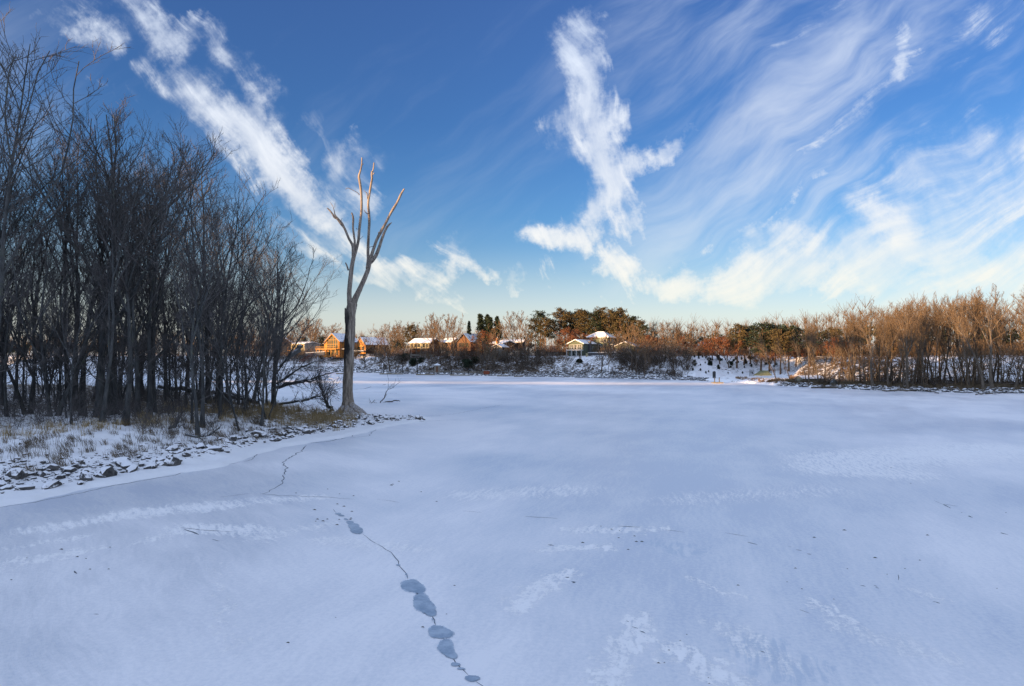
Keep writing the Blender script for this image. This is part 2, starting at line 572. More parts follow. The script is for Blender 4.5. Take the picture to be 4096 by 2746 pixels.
def _snowbank(litter, grain, gain=.4, lo=.70, hi=.80):
    def f(n, p):
        co = pos(n)
        a = n.new('ShaderNodeAttribute', attribute_name='brush').outputs['Fac']
        q = n.noise(n.v('MULTIPLY', co, (1, 1, 1.6)), grain, 8, .72)
        q2 = n.noise(co, grain * .22, 4, .6)
        s = n.m('ADD', n.m('ADD', q, n.m('MULTIPLY', n.m('SUBTRACT', q2, .5), .45)), n.m('MULTIPLY', a, gain))
        k = n.map(s, lo, hi)
        snow = n.mix(n.noise(co, .7, 4), (.84, .85, .88), (.91, .92, .93))
        lit = n.mix(n.noise(co, grain * 2.3, 5, .7), litter[0], litter[1])
        base(n, p, n.mix(k, snow, lit))
        bump(n, p, n.m('ADD', n.m('MULTIPLY', n.noise(co, 2.5, 6, .6), .6), n.m('MULTIPLY', k, .5)), .6, .12)
    return f


M['snow_near'] = mat('snow_over_grass', _snowbank(((.09, .07, .045), (.26, .20, .12)), 3.2), .7, .3)
M['snow_far'] = mat('snow_over_brush', _snowbank(((.04, .033, .028), (.15, .11, .075)), 1.25, 1.0, .60, .70), .75, .2)


def _ice(n, p):
    co = pos(n)
    x, y, z = n.sep(co)
    xy = n.xyz(x, y, 0)
    wob = n.v('SUBTRACT', n.noise(xy, .12, 3, .55, color=True, flat=True), (.5, .5, .5))
    wxy = n.v('ADD', xy, n.v('SCALE', wob, s=1.6))

    def drift(ang, sx, sy, sc, det=6, ro=.62):
        r = n.new('ShaderNodeVectorRotate', rotation_type='Z_AXIS')
        n.l.new(wxy, r.inputs['Vector']); r.inputs['Angle'].default_value = R(ang)
        return n.noise(n.v('MULTIPLY', r.outputs[0], (sx, sy, 1)), sc, det, ro, flat=True)
    left = n.map(x, -2, -9)
    fine = n.mix(left, drift(14, 7.0, 1.0, .9), drift(-35, 7.0, 1.0, .8))
    broad = n.mix(left, drift(20, 2.6, .8, .16, 5), drift(-40, 2.6, .7, .16, 5))
    film = n.noise(xy, .045, 4, .55, flat=True)
    grit = n.noise(xy, 9.0, 5, .75, flat=True)
    # windblown snow patches lying on the ice
    edge = n.v('SUBTRACT', n.noise(wxy, 1.3, 7, .78, color=True, flat=True), (.5, .5, .5))
    pe = n.v('ADD', xy, n.v('SCALE', edge, s=2.3))
    patch = capsules(n, pe, ICE_PATCH)
    patch = n.m('MULTIPLY', patch, n.map(n.m('ADD', n.m('MULTIPLY', fine, .5), n.m('MULTIPLY', grit, .5)), .40, .60, .22, 1.35, smooth=False))
    k = n.map(patch, .16, .60)
    v = n.m('ADD', n.m('MULTIPLY', n.m('SUBTRACT', broad, .5), .75), n.m('ADD', n.m('MULTIPLY', n.m('SUBTRACT', fine, .5), .42), n.m('ADD', n.m('MULTIPLY', n.m('SUBTRACT', film, .5), 1.5), n.m('MULTIPLY', n.m('SUBTRACT', grit, .5), .85))))
    col = n.ramp(n.m('ADD', .5, v), [(.15, (.61, .66, .75)), (.38, (.735, .765, .815)), (.55, (.80, .815, .855)), (.8, (.90, .90, .92))])
    # bare patch of rippled blue ice
    bare = capsules(n, pe, [((2640 - CX) / F * 22.2, 22.2, (2740 - CX) / F * 21.2, 21.2, 1.3, 1.0), ((3050 - CX) / F * 14, 14, (3150 - CX) / F * 13.2, 13.2, 1.5, .9)])
    bare = n.m('MULTIPLY', n.map(bare, .3, .6), n.map(fine, .58, .42, 0, .55))
    col = n.mix(bare, col, (.50, .59, .70))
    col = n.mix(n.m('MULTIPLY', k, .95), col, (.965, .965, .97))
    base(n, p, col)
    n.put(p.inputs['Roughness'], n.map(n.m('ADD', k, v), -.2, .4, .36, .7))
    bump(n, p, n.m('ADD', n.m('MULTIPLY', fine, .6), n.m('ADD', n.m('MULTIPLY', grit, .25), n.m('MULTIPLY', k, .35))), .45, .05)


def ip(px0, py0, px1, py1, r, s):
    a, b = G(py0), G(py1)
    return ((px0 - CX) / F * a, a, (px1 - CX) / F * b, b, r, s)


ICE_PATCH = [ip(2250, 2290, 2060, 2430, .55, 1), ip(2220, 2310, 2300, 2300, .4, .9), ip(2560, 2480, 2430, 2720, .55, 1), ip(2480, 2560, 2600, 2540, .35, .8),
             ip(2180, 2200, 2420, 2190, .7, .8), ip(2300, 2120, 2620, 2120, .9, .8), ip(2700, 2600, 2950, 2740, .7, .85), ip(3250, 2400, 3420, 2500, .5, .7),
             ip(0, 2250, 260, 2215, .8, .6), ip(40, 2275, 420, 2190, .45, .7), ip(560, 2170, 760, 2120, .6, .6), ip(500, 2060, 900, 2030, 1.3, .6), ip(760, 2110, 1000, 2120, 1.2, .85),
             ip(150, 2120, 560, 2050, 1.6, .6), ip(860, 2260, 920, 2600, .3, .6), ip(1050, 2150, 1300, 2100, 1.2, .5), ip(2700, 2000, 3300, 1960, 3, .4), ip(3400, 1840, 4000, 1800, 7, .75), ip(3300, 1880, 3600, 1900, 4, .6), ip(1900, 1980, 2300, 1960, 3, .5), ip(60, 2190, 330, 2150, .7, .6), ip(700, 2030, 1250, 1990, 1.5, .6), ip(1300, 2160, 1700, 2200, 1.0, .5), ip(2900, 2500, 3100, 2640, .8, .5), ip(3400, 2520, 3800, 2640, .9, .45), ip(2750, 2300, 2950, 2400, .35, .8), ip(3650, 2360, 3780, 2400, .3, .8)]
M['ice'] = mat('snow_dusted_ice', _ice, .55, .4)


def _slush(n, p):
    co = pos(n)
    base(n, p, n.mix(n.map(n.noise(co, 2.2, 7, .7), .35, .65), (.24, .32, .42), (.44, .52, .61)))
    bump(n, p, n.noise(co, 20, 3), .2, .01)


M['slush'] = mat('wet_slush', _slush, .35, .5)
M['rim'] = plain('refrozen_rim', (.55, .62, .71), .15, rough=.45)
M['crack'] = plain('open_crack', (.07, .09, .12), .3, rough=.5)
M['rock'] = None


def _rock(n, p):
    co = obj_co(n)
    q = n.noise(co, 3.0, 7, .65)
    col = n.mix(n.map(q, .35, .65), (.035, .034, .036), (.13, .125, .12))
    s = n.m('MULTIPLY', n.map(n.m('ADD', normal_z(n), n.m('MULTIPLY', q, .9)), .92, 1.06), 1.0)
    base(n, p, n.mix(s, col, (.86, .87, .90)))
    bump(n, p, q, .8, .06)


M['rock'] = mat('dark_rock_dusted_with_snow', _rock, .85, .2)
M['grass'] = plain('dry_grass', (.30, .225, .115), .4, scale=1.2)
M['grass_dark'] = plain('dark_dry_grass', (.12, .09, .055), .4, scale=1.2)
M['log'] = bark('fallen_wood', (.05, .043, .038), (.15, .125, .10), 1.0)
M['tar'] = plain('dark_stain', (.03, .03, .032), .2)
# ------------------------------------------------------------------ terrain and river ice
def grid_mesh(name, px, Dfun, zfn, m, smooth=True, attr=None):
    """sheet laid out by bearing and distance; Dfun(px array, t array) gives distance"""
    P, T = np.meshgrid(px, np.linspace(0, 1, Dfun[1]), indexing='ij')
    D = Dfun[0](P, T)
    X = (P - CX) / F * D
    Z = zfn(X, D)
    V = np.stack([X, D, Z], -1).reshape(-1, 3)
    a, b = P.shape
    i = np.arange(a * b).reshape(a, b)
    Q = np.stack([i[:-1, :-1], i[1:, :-1], i[1:, 1:], i[:-1, 1:]], -1).reshape(-1, 4)
    me = mesh(name, V, Q, m, smooth)
    if attr is not None:
        at = me.attributes.new('brush', 'FLOAT', 'POINT')
        at.data.foreach_set('value', attr(X, D, Z).ravel().astype(np.float32))
    return tag(link(name, me), kind='structure')


def build_ground():
    S = 6000.0
    me = mesh('river_ice', [(-S, -400, 0), (S, -400, 0), (S, S, 0), (-S, S, 0)], [(0, 1, 2, 3)], M['ice'])
    ice = tag(link('river_ice', me), kind='structure')

    def dn(P, T): return 12 * (175 / 12.) ** T

    def brn(X, D, Z):
        d = land_dist(X, D)
        b = .26 * sstep(9, 13.5, d) * (1 - sstep(17, 24, d)) + .10 * sstep(14, 20, d)
        b = b + .22 * sstep(1.5, 4, d) * sstep(44, 54, D) * (1 - sstep(8, 14, d)) + .40 * sstep(2.2, 5.5, d) * sstep(50, 58, D)
        b = b + .13 * sstep(1.2, 5, d) - .35 * sstep(2.2, .6, d)
        return b
    grid_mesh('near_bank', np.concatenate([np.linspace(-1500, 0, 110), np.linspace(0, 1730, 520)[1:]]), (dn, 520), znear, M['snow_near'], attr=brn)

    def df(P, T):
        s = shoreD(P) - 3
        return s + np.where(T < .8, T / .8 * 75, 75 + 2600 * np.maximum(0, (T - .8) / .2) ** 2.4)

    def brf(X, D, Z):
        px = CX + F * X / D
        d = D - shoreD(px)
        b = np.interp(px, [600, 1250, 1400, 1550, 1800, 2050, 2250, 2420, 2560, 2750, 2850, 3150, 3250, 3500, 3650, 4200],
                      [.08, .05, .08, .18, .22, .24, .14, .10, .14, .08, .03, .05, .20, .22, .12, .10])
        b = b + .10 * fbm(X * .08, D * .08, 3)
        w = np.interp(px, W_PX, W_W)
        b = np.where(d < 2.2, .02, b)
        # the flat of the landing is clean snow
        b = b - .4 * ((px > 2780) & (px < 3200) & (d < w + 2) & (d > 6))
        b = b + .22 * ((px > 3180) & (d > 3) & (d < w))
        return b
    grid_mesh('far_bank', np.concatenate([np.linspace(-2500, 900, 120), np.linspace(900, 4200, 760)[1:], np.linspace(4200, 6500, 90)[1:]]), (df, 210), zfar, M['snow_far'], attr=brf)
    return ice


ICE = build_ground()


def ribbon(pxs, w, name='crack', m=None, z=.004, parent=ICE):
    """a thin open crack lying on the ice along photo points"""
    P = [Vector(((x - CX) / F * G(y), G(y), z)) for x, y in pxs]
    Q = []
    for a, b in zip(P[:-1], P[1:]):
        n = max(2, int((b - a).length / .35))
        side = (b - a).cross(Vector((0, 0, 1))).normalized()
        for k in range(n):
            t = k / n
            Q.append(a.lerp(b, t) + side * (rg.uniform(-.5, .5) * min(.10 + w, (b - a).length * .08)))
    Q.append(P[-1])
    V, Fq = [], []
    for i, p in enumerate(Q):
        d = (Q[min(i + 1, len(Q) - 1)] - Q[max(i - 1, 0)]); d.z = 0
        s = d.cross(Vector((0, 0, 1))).normalized() * w * rg.uniform(.35, 1.0) * (.3 if i in (0, len(Q) - 1) else 1)
        V += [p + s * .5, p - s * .5]
        if i: Fq.append((2 * i - 2, 2 * i - 1, 2 * i + 1, 2 * i))
    me = mesh(name, V, Fq, m or M['crack'])
    return link(name, me, parent)


rg = random.Random(3)


def build_ice_marks():
    cr = [([(-60, 2040), (60, 2021), (140, 2010), (300, 1978), (430, 1948), (600, 1918), (700, 1902), (790, 1875), (870, 1866), (960, 1850)], .07),
          ([(970, 1848), (1010, 1840), (1027, 1812), (1057, 1797)], .07),
          ([(1135, 1900), (1146, 1873), (1133, 1850), (1158, 1832), (1205, 1806), (1226, 1783)], .09),
          ([(1135, 1900), (1128, 1935), (1075, 1968), (1040, 1980)], .05),
          ([(1187, 1779), (1240, 1773), (1300, 1768), (1386, 1753)], .14), ([(1400, 1752), (1475, 1744), (1493, 1727), (1510, 1716), (1560, 1704)], .07),
          ([(1493, 1710), (1540, 1705), (1585, 1695), (1650, 1690), (1700, 1686)], .16), ([(1700, 1686), (1790, 1681), (1850, 1680)], .07),
          ([(1392, 1735), (1412, 1747)], .10), ([(1395, 1733), (1430, 1722)], .06), ([(1425, 1712), (1433, 1722)], .08),
          ([(1413, 1559), (1455, 1556), (1484, 1548)], .35), ([(1530, 1541), (1542, 1538)], .4), ([(1420, 1571), (1500, 1571), (1590, 1576)], .18),
          ([(1335, 2038), (1345, 2052)], .03), ([(1451, 2137), (1489, 2164), (1527, 2188), (1564, 2210), (1583, 2232), (1597, 2262), (1626, 2296), (1632, 2318)], .030),
          ([(1672, 2378), (1674, 2381)], .03), ([(1730, 2466), (1737, 2482), (1743, 2502)], .028), ([(1775, 2555), (1779, 2561)], .03),
          ([(1811, 2633), (1822, 2655), (1840, 2672), (1874, 2703)], .026), ([(1905, 2728), (1930, 2746), (1960, 2775)], .022),
          ([(3771, 2018), (3802, 2022), (3834, 2027)], .07), ([(3771, 2018), (3790, 2028), (3803, 2034)], .10), ([(3735, 2003), (3771, 2018)], .03), ([(3843, 2050), (3850, 2052)], .09),
          ([(3875, 2064), (3882, 2069), (3892, 2071)], .10), ([(4004, 2132), (4014, 2136), (4033, 2140)], .11),
          ([(3153, 2187), (3167, 2190)], .06), ([(3183, 2200), (3207, 2204)], .06), ([(3227, 2216), (3246, 2219)], .07),
          ([(3440, 2342), (3462, 2347)], .06), ([(3495, 2342), (3510, 2348)], .05), ([(3502, 2350), (3516, 2355)], .06), ([(3730, 2408), (3742, 2409), (3760, 2415)], .05),
          ([(720, 2112), (800, 2120), (930, 2128)], .05), ([(738, 2118), (770, 2130), (795, 2140)], .07), ([(850, 2158), (878, 2166)], .06),
          ([(1040, 1975), (1120, 1984), (1300, 1990), (1420, 1998)], .05), ([(1510, 1998), (1600, 2012)], .03), ([(1850, 2045), (1930, 2052)], .03), ([(2100, 2066), (2230, 2075)], .08),
          ([(2470, 2105), (2560, 2110)], .10), ([(2660, 2120), (2740, 2131)], .05), ([(2900, 2132), (2990, 2147)], .05), ([(2990, 2170), (3030, 2180)], .10),
          ([(2190, 2180), (2215, 2183)], .09), ([(2262, 2311), (2278, 2310)], .08), ([(2285, 2327), (2302, 2330), (2290, 2333)], .06), ([(2505, 2484), (2516, 2489)], .05),
          ([(2527, 2508), (2552, 2515)], .06), ([(2560, 2525), (2580, 2533)], .06), ([(3040, 2605), (3060, 2612)], .05), ([(295, 2285), (308, 2296)], .05), ([(375, 2457), (395, 2459)], .04),
          ([(880, 1990), (1000, 1975)], .04), ([(2010, 1620), (1900, 1640), (1830, 1655), (1700, 1668)], .06), ([(3200, 2440), (3240, 2455)], .05),
          ([(3640, 1935), (3646, 1934)], .12), ([(3560, 1872), (3570, 1872)], .12), ([(4020, 2051), (4028, 2052)], .10), ([(3590, 2300), (3594, 2322)], .04)]
    for pts, w in cr: ribbon(pts, w)
    # melt patches strung along the track
    for (px, py, hw, hh, lob) in [(1653, 2348, 42, 29, 1), (1695, 2418, 40, 40, 2), (1722, 2452, 22, 16, 3), (1760, 2531, 43, 28, 4), (1785, 2592, 33, 30, 5), (1803, 2618, 26, 18, 6),
                                  (1822, 2660, 17, 8, 7), (1845, 2677, 14, 5, 8), (1889, 2716, 28, 12, 9), (1400, 2092, 14, 7, 10), (1416, 2108, 20, 13, 11), (1428, 2124, 24, 13, 12),
                                  (1353, 2057, 11, 4, 13), (1366, 2064, 11, 3, 14), (1384, 2079, 8, 3, 15), (1593, 2263, 8, 3, 16), (1625, 2300, 4, 4, 17), (1629, 2310, 3, 3, 18),
                                  (1730, 2481, 5, 3, 19), (1737, 2489, 3, 2, 20)]:
        r = random.Random(lob)
        n = 72
        ph = [r.uniform(0, 6.28) for _ in range(4)]
        V = [((px - CX) / F * G(py), G(py), .008 + .0006 * lob)]
        for k in range(n):
            t = 2 * math.pi * k / n
            rr = 1 + .10 * math.sin(2 * t + ph[0]) + .08 * math.sin(3 * t + ph[1]) + .04 * math.sin(7 * t + ph[2]) + .03 * math.sin(17 * t + ph[3]) + r.uniform(-.05, .05)
            x, y = px + hw * rr * math.cos(t) + .25 * hw * math.sin(t), py + hh * rr * math.sin(t)
            V.append(((x - CX) / F * G(y), G(y), V[0][2]))
        me = mesh('melt_patch', V, None, M['slush'], ft=[(0, 1 + (k + 1) % n, 1 + k) for k in range(n)])
        link('melt_patch', me, ICE)
        if hw > 12:
            V = [(V[0][0], V[0][1], .004)]
            for k in range(n):
                t = 2 * math.pi * k / n
                rr = 1.09 + .10 * math.sin(2 * t + ph[0]) + .08 * math.sin(3 * t + ph[1]) + .05 * math.sin(5 * t + ph[3]) + r.uniform(-.07, .07)
                x, y = px + hw * rr * math.cos(t) + .25 * hw * math.sin(t), py + hh * rr * math.sin(t)
                V.append(((x - CX) / F * G(y), G(y), .004))
            link('melt_rim', mesh('melt_rim', V, None, M['rim'], ft=[(0, 1 + (k + 1) % n, 1 + k) for k in range(n)]), ICE)
    # dark crumbs of bark and frozen dirt
    V, T = [], []
    r = random.Random(5)
    for k in range(64):
        c = r.choice([(300, 2300, 300, 150), (1250, 2110, 200, 60), (2550, 2150, 120, 40), (2700, 2640, 250, 80), (3400, 2300, 500, 200), (1500, 1980, 300, 80), (2000, 2300, 1500, 350), (1290, 2085, 90, 30)])
        px, py = r.gauss(c[0], c[2] * .5), r.gauss(c[1], c[3] * .5)
        if py < 1750 or py > 2760: continue
        D = G(py); x = (px - CX) / F * D; s = D * r.uniform(.0006, .0016)
        b = len(V)
        V += [(x - s * 2, D, .004), (x + s * 2, D - s, .004), (x + s, D + s * 1.4, .004), (x, D + s * .3, .004 + s * .8)]
        T += [(b, b + 1, b + 3), (b + 1, b + 2, b + 3), (b + 2, b, b + 3)]
    tag(link('debris', mesh('debris', V, None, M['tar'], ft=T)), 'tiny dark crumbs of bark and dirt scattered over the ice', 'debris', kind='stuff')


build_ice_marks()

# ------------------------------------------------------------------ branch engine
def tubes(br, sides):
    """br: list of (points (n,3), radii (n)); one tube each, merged"""
    Vs, Qs, base_i = [], [], 0
    by = {}
    for p, r in br: by.setdefault(len(p), []).append((p, r))
    for n, L in by.items():
        P = np.array([p for p, _ in L], float)
        Rr = np.array([r for _, r in L], float)
        T = np.gradient(P, axis=1)
        T /= np.linalg.norm(T, axis=2, keepdims=True) + 1e-9
        ref = np.zeros_like(T); ref[..., 0] = 1
        flat = np.abs(T[..., 0]) > .8
        ref[flat] = (0, 1, 0)
        A = np.cross(T, ref); A /= np.linalg.norm(A, axis=2, keepdims=True) + 1e-9
        B = np.cross(T, A)
        ang = np.arange(sides) * 2 * math.pi / sides
        ring = A[:, :, None, :] * np.cos(ang)[None, None, :, None] + B[:, :, None, :] * np.sin(ang)[None, None, :, None]
        V = P[:, :, None, :] + ring * Rr[:, :, None, None]
        m = len(L)
        idx = base_i + np.arange(m * n * sides).reshape(m, n, sides)
        a = idx[:, :-1, :]; b = idx[:, 1:, :]
        q = np.stack([a, np.roll(a, -1, 2), np.roll(b, -1, 2), b], -1).reshape(-1, 4)
        Vs.append(V.reshape(-1, 3)); Qs.append(q)
        base_i += m * n * sides
    return np.concatenate(Vs), np.concatenate(Qs)


def grow(r, p, d, L, r0, r1, n, wob, up):
    """a curved branch: polyline of n points"""
    pts = [np.array(p, float)]
    d = np.array(d, float); d /= np.linalg.norm(d)
    st = L / (n - 1)
    for k in range(n - 1):
        d = d + np.array([r.gauss(0, wob), r.gauss(0, wob), r.gauss(0, wob * .6) + up])
        d /= np.linalg.norm(d)
        pts.append(pts[-1] + d * st)
    t = np.linspace(0, 1, n)
    return np.array(pts), r0 + (r1 - r0) * t ** .8


def child_dir(r, tan, ang, az=None):
    tan = tan / np.linalg.norm(tan)
    ref = np.array([0, 0, 1.]) if abs(tan[2]) < .9 else np.array([1., 0, 0])
    a = np.cross(tan, ref); a /= np.linalg.norm(a)
    b = np.cross(tan, a)
    az = r.uniform(0, 6.283) if az is None else az
    return tan * math.cos(ang) + (a * math.cos(az) + b * math.sin(az)) * math.sin(ang)


def bare_tree(seed, H=20., r0=.28, fork=.35, nl=5, limb_ang=.45, spread=1.0, tw=.012, n2=9, n3=7, n4=6, lean=(0, 0), stems=1, up=.05, wob=.09, low=0):
    """leafless tree: returns trunk tubes and crown tubes as (V,Q)"""
    r = random.Random(seed)
    big, mid, fin = [], [], []
    for s in range(stems):
        az0 = r.uniform(0, 6.28) if stems > 1 else 0
        ld = np.array([lean[0] + (.22 * math.cos(az0) if stems > 1 else r.gauss(0, .03)), lean[1] + (.22 * math.sin(az0) if stems > 1 else r.gauss(0, .03)), 1.])
        h = H * (1 if s == 0 else r.uniform(.75, .97))
        rs = r0 * (1 if stems == 1 else .72)
        tp, tr = grow(r, (.25 * math.cos(az0) * (stems > 1), .25 * math.sin(az0) * (stems > 1), -.4), ld, h * .97, rs, rs * .10, 13, wob * .55, .03)
        tr[0] *= 1.7; tr[1] *= 1.08
        big.append((tp, tr))
        limbs = []
        az = r.uniform(0, 6.28)
        for i in range(nl):
            t = fork + (.86 - fork) * (i / max(1, nl - 1)) ** 1.1 + r.uniform(-.03, .03)
            k = min(11, max(1, int(t * 12)))
            az += 2.4 + r.uniform(-.4, .4)
            d = child_dir(r, tp[k + 1] - tp[k], limb_ang * r.uniform(.7, 1.3), az)
            d[2] = abs(d[2]) + .1
            L = (h * (1.02 - t)) * r.uniform(.75, 1.0) * (.75 + .25 * spread)
            lp, lr = grow(r, tp[k], d, L, min(tr[k] * .75, .2), .022, 9, wob, up)
            limbs.append((lp, lr, L)); big.append((lp, lr))
        # the leader bears branches too
        limbs.append((tp[7:], tr[7:], h * .45))
        for i in range(low):   # small dead or epicormic branches on the lower trunk
            k = r.randint(2, 7)
            d = child_dir(r, tp[k + 1] - tp[k], r.uniform(.8, 1.3))
            L = r.uniform(1.2, 3.2)
            lp, lr = grow(r, tp[k], d, L, .035, tw, 6, .16, .04)
            limbs.append((lp, lr, L)); mid.append((lp, lr))
        L2 = []
        for lp, lr, L in limbs:
            nn = max(3, int(n2 * min(1.2, L / (H * .45))))
            for i in range(nn):
                t = .18 + .8 * (i + r.random()) / nn
                f = t * (len(lp) - 1); k = min(len(lp) - 2, int(f))
                q = lp[k] + (lp[k + 1] - lp[k]) * (f - k)
                d = child_dir(r, lp[k + 1] - lp[k], r.uniform(.5, .95) * (.7 + .3 * spread))
                d[2] += .25
                l = max(.9, min(L * .42, H * .20)) * (1.1 - .55 * t) * r.uniform(.7, 1.2)
                bp, b_r = grow(r, q, d, l, max(tw * 1.6, min(.05, lr[k] * .6)), tw * 1.1, 6, .14, .07)
                L2.append((bp, b_r, l)); mid.append((bp, b_r))
        L3 = []
        for lp, lr, L in L2:
            for i in range(n3):
                t = .15 + .85 * (i + r.random()) / n3
                f = t * (len(lp) - 1); k = min(len(lp) - 2, int(f))
                q = lp[k] + (lp[k + 1] - lp[k]) * (f - k)
                d = child_dir(r, lp[k + 1] - lp[k], r.uniform(.45, .95)); d[2] += .22
                l = max(.5, L * .5 * (1.1 - .5 * t)) * r.uniform(.6, 1.2)
                bp, b_r = grow(r, q, d, l, tw * 1.15, tw * .75, 4, .15, .08)
                L3.append((bp, b_r, l)); fin.append((bp, b_r))
        for lp, lr, L in L3:
            for i in range(n4):
                t = .2 + .8 * (i + r.random()) / n4
                f = t * (len(lp) - 1); k = min(len(lp) - 2, int(f))
                q = lp[k] + (lp[k + 1] - lp[k]) * (f - k)
                d = child_dir(r, lp[k + 1] - lp[k], r.uniform(.4, .9)); d[2] += .2
                l = max(.35, L * .55) * r.uniform(.5, 1.1)
                bp, b_r = grow(r, q, d, l, tw * .8, tw * .45, 3, .14, .1)
                fin.append((bp, b_r))
    Vt, Qt = tubes(big, 7)
    Va, Qa = tubes(mid, 4) if mid else (np.zeros((0, 3)), np.zeros((0, 4), int))
    Vb, Qb = tubes(fin, 3)
    return (Vt, Qt), (np.concatenate([Va, Vb]), np.concatenate([Qa, Qb + len(Va)]))


class Kind:
    """shared meshes of one kind of tree: trunk, crown"""
    def __init__(self, name, trunk_m, crown_m, **kw):
        (a, b) = bare_tree(**kw)
        self.tm = mesh('trunk', a[0], a[1], trunk_m, True)
        self.cm = mesh('crown', b[0], b[1], crown_m, False)
        self.H = kw.get('H', 20.)
        self.name = name


def plant(kind, x, y, z, H, rz, label, cat, group=None, tilt=(0, 0), wide=1.0, name=None):
    s = H / kind.H
    o = root(name or kind.name, label, cat, (x, y, z), rz, group)
    o.rotation_euler = (tilt[0], tilt[1], rz)
    o.scale = (s * wide, s * wide, s)
    link('trunk', kind.tm, o)
    link('crown', kind.cm, o)
    return o


FOREST = [Kind('bare_tree', M['bark_dark'], M['twig_dark'], seed=11 + i, H=24., r0=rr * .74, fork=fk, nl=nl, limb_ang=la, tw=.0112, n2=8, n3=6, n4=4, spread=1.3, low=lo, stems=st)
          for i, (rr, fk, nl, la, lo, st) in enumerate([(.34, .30, 7, .50, 9, 1), (.24, .36, 7, .44, 10, 1), (.38, .24, 7, .58, 8, 1), (.27, .34, 6, .40, 12, 1), (.30, .26, 6, .5, 8, 2), (.20, .30, 7, .6, 12, 1)])]
FAR = [Kind('bare_tree', M['bark_far'], M['twig_brown'], seed=31 + i, H=16., r0=rr, fork=fk, nl=7, limb_ang=la, spread=1.5, tw=.030, n2=7, n3=5, n4=4, up=.03)
       for i, (rr, fk, la) in enumerate([(.26, .25, .75), (.22, .30, .6), (.24, .18, .85), (.2, .35, .5)])]
RIGHT = [Kind('bare_tree', M['bark_right'], M['twig_right'], seed=51 + i, H=19., r0=rr, fork=fk, nl=6, limb_ang=la, spread=.95, tw=.0165, n2=8, n3=6, n4=4, low=5, stems=st)
         for i, (rr, fk, la, st) in enumerate([(.30, .46, .40, 1), (.26, .50, .45, 1), (.32, .40, .40, 2), (.28, .44, .5, 1), (.22, .55, .32, 1), (.30, .36, .3, 1)])]
YOUNG = Kind('young_tree', M['bark_dark'], M['twig_dark'], seed=71, H=9., r0=.075, fork=.18, nl=8, limb_ang=.6, tw=.010, n2=5, n3=5, n4=3)
SHRUBK = Kind('shrub', M['twig_dark'], M['twig_dark'], seed=72, H=3., r0=.03, fork=.05, nl=4, limb_ang=.7, tw=.008, n2=4, n3=4, n4=2, stems=5)

# ------------------------------------------------------------------ the wood on the near left bank
ENV = [(-900, 250), (-300, 250), (0, 340), (90, 390), (190, 410), (250, 440), (480, 440), (560, 500), (640, 600), (700, 700), (800, 700), (880, 790), (930, 900), (1000, 930), (1080, 1000), (1140, 1020), (1200, 1040),
       (1250, 1010), (1320, 1130), (1400, 1250)]


def env(px): return float(np.interp(px, [a for a, b in ENV], [b for a, b in ENV]))


LW = ['at the left edge of the near wood', 'around the thick forked trunk of the near wood', 'in the middle of the near wood', 'at the open river end of the near wood']


